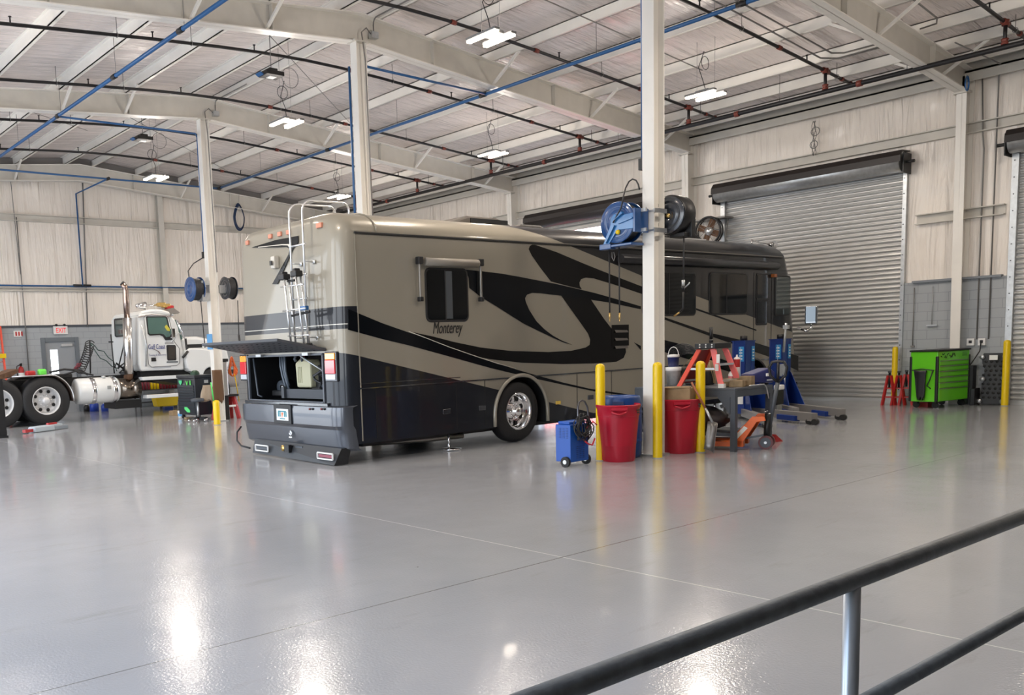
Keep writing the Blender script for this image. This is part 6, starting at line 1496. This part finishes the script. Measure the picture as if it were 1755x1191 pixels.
for k in range(8): m_.lathe([(0,0),(.018,0),(.018,.012),(0,.015)], J(-.02+.05*(k%2)-.02,-.08+.05*(k//2)*.9,.52+.03*(k%2)), 'z', 8)
m_.build('bolts', M_chrome, t)
# red wedge at its right
q = P(1330,757,2,0); solo(MB().prism([q+V(-.04,-.02,0),q+V(.12,-.05,0),q+V(-.04,-.02,.12)], (0,.08,0)), 'wheel_chock', M_redpaint, 'small red wedge chock on the floor right of the pallet jack wheels', 'chock')

# mobile column lifts
def lift(x, y, legs, lab):
    t = thing('column_lift', (x,y,0), lab, 'column lift', 'blue mobile column lifts')
    w, dp, H = .38, .28, 1.58
    MB().box((x,y-dp,.10),(x+.05,y,H)).box((x+w-.05,y-dp,.10),(x+w,y,H)).box((x,y-dp,.10),(x+w,y-dp+.03,H)).box((x,y-.03,.10),(x+w,y,H)).build('mast', M_blue, t, bevel=.012)
    MB().box((x-.01,y-dp-.01,H-.015),(x+w+.01,y+.01,H)).build('mast_cap', M_blue, t)
    MB().box((x-.006,y-dp+.02,H-.42),(x,y-dp+.13,H-.12)).build('logo_panel', mat('light_blue_logo',(.03,.25,.55),.4), t); MB().box((x+.25,y-dp-.006,H-.42),(x+.36,y-dp,H-.12)).build('logo_panel', mat('light_blue_logo',(.03,.25,.55),.4), t)
    m_ = MB()
    for k in range(4): m_.box((x-.009,y-dp+.05,H-.38+.06*k),(x-.006,y-dp+.11,H-.355+.06*k)); m_.box((x+.28,y-dp-.009,H-.38+.06*k),(x+.34,y-dp-.006,H-.355+.06*k))
    m_.build('logo_lettering', M_label, t)
    MB().box((x-.014,y-.20,.80),(x-.006,y-.19,1.45)).build('bright_strip', mat('pale_blue_strip',(.35,.45,.6),.3), t)
    m_ = MB().box((x-.02,y-.26,.30),(x-.012,y-.12,.50)); m_.build('instruction_plate', M_label, t)
    MB().lathe([(0,0),(.07,0),(.07,.09),(0,.1)], (x+.2,y-.14,H), n=12).build('motor_cap', M_black, t)
    MB().tube([(x+.1,y-.05,.4),(x+.14,y+.0,.32),(x+.2,y+.35,.22)], .04, 8).build('wheel_fork', M_galv, t)
    for (ex_, ey, side) in legs:
        sx = x+.03 if side < 0 else x+w-.03
        g = MB(); e = V(ex_,ey,0); s0_ = V(sx,y-dp+.02,0); dd = (e-s0_).normalized()
        g.prism([s0_+V(0,0,.10), s0_+V(0,0,.92), s0_+dd*.14+V(0,0,.80), s0_+dd*.70+V(0,0,.18), s0_+dd*.70+V(0,0,.10)], (.03,0,0)); g.build('gusset', M_blue, t, bevel=.004)
        MB().beam(s0_+V(0,0,.13), e+V(0,0,.14), .12, .15).build('leg', mat('leg_grey',(.28,.27,.26),.45,.4), t, bevel=.006)
        MB().beam(e-dd*1.0+V(0,0,.09)+V(-.07,0,0), e-dd*.45+V(-.07,0,.09), .12, .10).build('blue_pad', M_blue, t, bevel=.01)
        for k_ in (.02,-.14):
            MB().tube([e+dd*k_+V(-.05,0,.055), e+dd*k_+V(.05,0,.055)], .055, 16).build('caster', M_rubber, t)
    return t
e1_ = P(1396,728,2,0); e2_ = P(1444,720,2,0); e3_ = P(1334,738,2,0)
l1 = lift(17.0, 9.98, [(e3_.x+.2,e3_.y+.3,-1),(e1_.x,e1_.y,1)], 'left blue mobile column lift, behind the workbench')
l2 = lift(18.45, 9.98, [(e2_.x-.0,e2_.y+.9,-1),(e2_.x,e2_.y,1)], 'right blue mobile column lift, at the motorhome front')
MB().tube([(18.42,9.6,1.9),(18.42,9.65,1.30)], .025, 8).cbox((18.42,9.6,1.82), (.08,.1,.08)).build('control_pole', M_galv, l2)
MB().cbox((18.43,9.66,.92), (.04,.14,.26)).build('control_plate', M_galv, l2, bevel=.01)
MB().tube([(18.42,9.62,.82),(18.42,9.62,.45)], .015, 6).build('release_rod', M_label, l2)
# engine-like pump at left lift
q = P(1302,700,2,0); q = V(17.45,9.3,0); t = thing('hydraulic_pump', q, 'black and white hydraulic pump sitting between the blue lifts', 'pump')
MB().cbox(q+V(0,0,.42), (.3,.22,.3)).build('tank', M_black, t, bevel=.03); MB().cbox(q+V(0,-.08,.62), (.22,.12,.10)).build('white_cover', M_label, t, bevel=.02); MB().cbox(q+V(.02,0,.14), (.2,.16,.28)).build('bracket', M_galv, t)

# ================================================================ RIGHT WALL GROUP
gx, gy = 20.78, 7.57
t = thing('tool_cabinet', (gx+.55,gy+.27,0), 'bright green roll cab tool cabinet with black corner posts, by the right wall column', 'tool cabinet')
gw, gd, z0, z1 = 1.22, .55, .14, 1.19
MB().box((gx,gy,z0),(gx+gw,gy+gd,z1)).build('body', M_greenp, t, bevel=.01)
MB().box((gx-.02,gy-.02,z1),(gx+gw+.02,gy+gd+.02,z1+.035)).build('top', M_black, t, bevel=.006)
for x, y in ((gx-.015,gy-.015),(gx+gw-.035,gy-.015),(gx-.015,gy+gd-.035)): MB().box((x,y,z0),(x+.05,y+.05,z1-.10)).build('corner_post', M_black, t, bevel=.01)
zz = z0+.01
for h in (.28,.12,.12,.12,.11,.11):
    dd_ = MB().box((gx+.06,gy-.018,zz),(gx+gw-.06,gy,zz+h-.008)).build('drawer', M_greenp, t, bevel=.004)
    MB().box((gx+.07,gy-.032,zz+h-.028),(gx+gw-.07,gy-.016,zz+h-.012)).build('drawer_pull', mat('pull_dark_silver',(.25,.27,.25),.3,.7), dd_); zz += h
m_ = MB(); rnd = random.Random(4)
for k in range(12): xx = gx+.12+k*.045; m_.beam((xx,gy-.004,z1-.10+.05*math.sin(k*1.3)),(xx+.04,gy-.004,z1-.08-.04*math.cos(k*1.7)),.012,.01)
m_.build('script_emblem', M_letterblk, t)
m_ = MB()
for k in range(5): m_.box((gx+gw-.28,gy-.004,z1-.04-.018*k),(gx+gw-.10,gy,z1-.048-.018*k))
m_.build('vent_lines', mat('vent_green',(.05,.25,.02),.5), t)
for x in (gx+.12,gx+gw-.12):
    for y in (gy+.08,gy+gd-.08): MB().tube([(x-.02,y,.065),(x+.02,y,.065)], .065, 14).box((x-.04,y-.04,.09),(x+.04,y+.04,.15)).build('caster', M_black, t)
mb = cloth_strip((gx-.06,gy+.30,.80), .26, .14, .60, 13, .05, thick=.06)
mb.v = [V(gx-.05+(v.y-(gy+.30))*.8, gy+.30+(v.x-(gx-.06)), v.z) for v in mb.v]
ap = solo(mb, 'apron', M_black, 'black apron hanging on the left side of the green tool cabinet', 'apron')
ap2 = solo(MB().tube([(gx-.03,gy+.50,.80),(gx-.04,gy+.30,.83),(gx-.03,gy+.05,.80)], .012, 5).tube([(gx-.03,gy+.07,.80),(gx-.05,gy+.12,.60),(gx-.04,gy+.18,.48),(gx-.04,gy+.10,.42)], .012, 5), 'apron_strap', M_black, 'black strap dangling beside the apron on the green tool cabinet', 'strap')
_c = V(gx+.55,gy+.27,0)
for o in (t, ap, ap2):
    M_ = Matrix.Rotation(-.14,3,'Z'); o.location = _c + M_@(o.location-_c) + V(0,-.06,0); o.rotation_euler.z = -.14
# jack stands
def jackstand(x, y, h, lab, rz):
    t = thing('jack_stand', (x,y,0), lab, 'jack stand', 'red jack stands')
    for k in range(4):
        a_ = PI/4+PI/2*k+rz; b0 = V(x+.18*math.cos(a_),y+.18*math.sin(a_),0); t0 = V(x+.045*math.cos(a_),y+.045*math.sin(a_),h-.08)
        MB().beam(b0, t0, .045, .03).build('leg', M_redpaint, t)
    m_ = MB()
    for z in (.18,.38): 
        r = .18-(.135)*z/(h-.08)
        for k in range(4): a_ = PI/4+PI/2*k+rz; b2 = a_+PI/2; m_.beam((x+r*math.cos(a_),y+r*math.sin(a_),z),(x+r*math.cos(b2),y+r*math.sin(b2),z),.02,.02)
    m_.build('braces', M_redpaint, t)
    MB().tube([(x,y,h-.35),(x,y,h)], .025, 8).cbox((x,y,h), (.14,.06,.035), rz).build('ratchet_post', M_black, t)
for px, py, h, lab in ((1531,693,.74,'leftmost red jack stand in front of the yellow bollard'),(1545,692,.74,'middle red jack stand between the yellow bollard and the green cabinet'),(1556,693,.76,'red jack stand right against the green cabinet side')):
    c = P(px,py,2,0); c = V(21.45+.1*(px-1531)/25, 8.80-(px-1531)*.0125, 0); jackstand(c.x, c.y, h, lab, .3)
# creeper leaning upright against the wall
t = thing('creeper', (22.1,7.15,0), 'black mechanic creeper stood on end against the block wall', 'creeper')
cx_ = 22.12
prof_ = [(-.24,.05),(-.24,.42),(-.20,.52),(-.20,.78),(-.26,.88),(-.27,1.05),(-.24,1.10),(.24,1.10),(.27,1.05),(.27,.88),(.24,.80),(.24,.40),(.26,.3),(.26,.05),(.22,.02),(-.20,.02)]
yc = 7.03
m_ = MB().prism([(cx_-.02+.10*(z/1.1),yc-yy*.85,z) for yy,z in prof_], (.05,0,0)); m_.cur = 1; rnd = random.Random(6)
for r_ in range(9):
    for k in range(4): m_.lathe([(0,-.006),(.028,-.004),(.03,.004)], (cx_-.02+.1*(.16+r_*.095)/1.1,yc-.15+k*.10+(r_%2)*.03,.16+r_*.095), 'x', 10)
m_.build('deck', [M_black, M_rubber], t)
for yy, z in ((-.22,.08),(.2,.08),(-.19,.55),(.2,.57),(-.22,1.02),(.2,1.03)):
    MB().lathe([(0,-.05),(.045,-.05),(.05,-.03),(.05,.0),(0,.0)], (cx_-.03+.1*z/1.1,yc-yy,z), 'x', 14).build('wheel', M_galv, t)
MB().box((cx_+.04,yc-.09,.96),(cx_+.055,yc+.06,1.06)).build('paper_label', M_label, t)
o_ = [c_ for c_ in t.children if c_.name.startswith('paper_label')][0]; o_.location = (-.09,0,0)
solo(MB().box((21.95,7.34,.0),(22.15,7.42,.85)).box((21.9,7.28,0),(22.2,7.36,.36)), 'battery_case', M_black, 'black case on the floor between the green cabinet and the creeper', 'case', bevel=.01)
solo(MB().cbox((21.3,8.0,.05), (.3,.2,.10)), 'floor_jack_part', M_redpaint, 'red bit of equipment under the green cabinet', 'part')

# ================================================================ FOREGROUND RAILING
t = thing('guard_railing', (3,1.1,0), 'grey galvanised pipe railing in the near right corner', 'railing')
M_rail = mat('railing_dark_grey', (.14,.155,.165), .5, .3, noise=.25, nscale=20, bump=.1, bscale=60)
M_post = mat('railing_post_grey', (.40,.43,.46), .35, .6)
a = P(900,1206,2,1.0); b_ = P(1755,884,2,1.0); dr_ = (b_-a).normalized()
MB().tube([a-dr_*1.2, b_+dr_*2.0], .0265, 20).build('top_rail', M_rail, t)
pc = a+dr_*((P(1490,1000,2,1.0)-a).dot(dr_))
MB().tube([(pc.x,pc.y,.99),(pc.x,pc.y,0)], .0225, 20).build('post', M_post, t)
MB().lathe([(.07,0),(.07,.01),(.03,.015)], (pc.x,pc.y,0), n=16).build('post_flange', M_post, t)
pc2 = pc+dr_*1.8; MB().tube([(pc2.x,pc2.y,.99),(pc2.x,pc2.y,0)], .0225, 20).build('post', M_post, t)
a2 = P(1700,1158,1,a.y); zl = .62
la = V(a.x-dr_.x*0,a.y,zl)
q1 = P(1665,1185,2,.62); q2 = P(1755,1127,2,.62)
MB().tube([(pc.x,pc.y,zl),(pc.x+dr_.x*3,pc.y+dr_.y*3,zl)], .0225, 16).build('mid_rail', M_rail, t)

tr = thing('tint_trailer', (29,22,0), 'unseen red box trailer added outside the raised roll-up door for its red tint', 'trailer', None, .75)  # unseen trailer, added to throw a red tint on floor and ceiling
MB().cbox((29,22,2.5), (2.6,12,3.2), .75).build('box', mat('red_trailer_paint',(.62,.03,.03),.4), tr)
for yy in (-3,-1.8): MB().tube([Vector((29,22,.3))+Matrix.Rotation(.75,3,'Z')@V(-1.3,yy,0), Vector((29,22,.3))+Matrix.Rotation(.75,3,'Z')@V(1.3,yy,0)], .5, 20).build('wheel', M_rubber, tr)
# ================================================================ CAMERA, WORLD
sc = bpy.context.scene
cam = bpy.data.cameras.new('camera'); co = bpy.data.objects.new('camera', cam); col.objects.link(co); sc.camera = co
W_, H_ = 1755.0, 1191.0
cam.sensor_fit = 'HORIZONTAL'; cam.sensor_width = 36.0; cam.lens = F/W_*36.0
cam.shift_x = (W_/2-PPX)/W_; cam.shift_y = (PPY-H_/2)/W_
cam.clip_end = 300; cam.clip_start = .05
# camera axes in world coordinates: image right, image up, backward
right = Vector((_X.x, _Y.x, _Z.x)); down = Vector((_X.y, _Y.y, _Z.y)); fwd = Vector((_X.z, _Y.z, _Z.z))
m4 = Matrix.Identity(4)
for i in range(3): m4[i][0] = right[i]; m4[i][1] = -down[i]; m4[i][2] = -fwd[i]
m4.translation = Vector((0,0,CAMZ)); co.matrix_world = m4

w = bpy.data.worlds.new('daylight'); sc.world = w; w.use_nodes = True; nt = w.node_tree; bg = nt.nodes['Background']
tc = nt.nodes.new('ShaderNodeTexCoord'); sp = nt.nodes.new('ShaderNodeSeparateXYZ'); nt.links.new(tc.outputs['Generated'], sp.inputs[0])
rmp = nt.nodes.new('ShaderNodeValToRGB'); nt.links.new(sp.outputs['Z'], rmp.inputs[0])
rmp.color_ramp.elements[0].position = 0.0; rmp.color_ramp.elements[0].color = (.95,.98,1.0,1)
rmp.color_ramp.elements[1].position = .6; rmp.color_ramp.elements[1].color = (.50,.70,1.0,1)
nt.links.new(rmp.outputs[0], bg.inputs[0]); bg.inputs[1].default_value = 5.5
S_ = bpy.data.lights.new('sun','SUN'); S_.energy = 9.0; S_.color = (1.0,.93,.84); S_.angle = .009
so_ = bpy.data.objects.new('sun', S_); col.objects.link(so_); so_.location = (-10,-20,20)
so_.rotation_euler = Vector((.14,.8,-.62)).to_track_quat('-Z','Y').to_euler()
# portals at the open bays (sampling helpers for the sky light)
for (y0, y1, z1) in ((2.2,4.8,5.3),(6.4,12.6,5.3),(13.9,19.6,5.3),(20.9,27.4,5.3)):
    L_ = bpy.data.lights.new('sky_portal','AREA'); L_.shape = 'RECTANGLE'; L_.size = y1-y0; L_.size_y = z1; L_.cycles.is_portal = True
    o = bpy.data.objects.new('sky_portal', L_); col.objects.link(o); o.location = (LX-.35,(y0+y1)/2,z1/2); o.rotation_euler = (PI/2,0,-PI/2)
for (y0, y1, z1) in ((15.5,19.95,5.1),):
    L_ = bpy.data.lights.new('sky_portal','AREA'); L_.shape = 'RECTANGLE'; L_.size = y1-y0; L_.size_y = z1; L_.cycles.is_portal = True
    o = bpy.data.objects.new('sky_portal', L_); col.objects.link(o); o.location = (RX+.35,(y0+y1)/2,z1/2); o.rotation_euler = (PI/2,0,PI/2)
vs_ = sc.view_settings; sc.display_settings.display_device = 'sRGB'; vs_.view_transform = 'Standard'; vs_.look = 'None'; vs_.gamma = 1; vs_.use_curve_mapping = False; vs_.exposure = 0.18
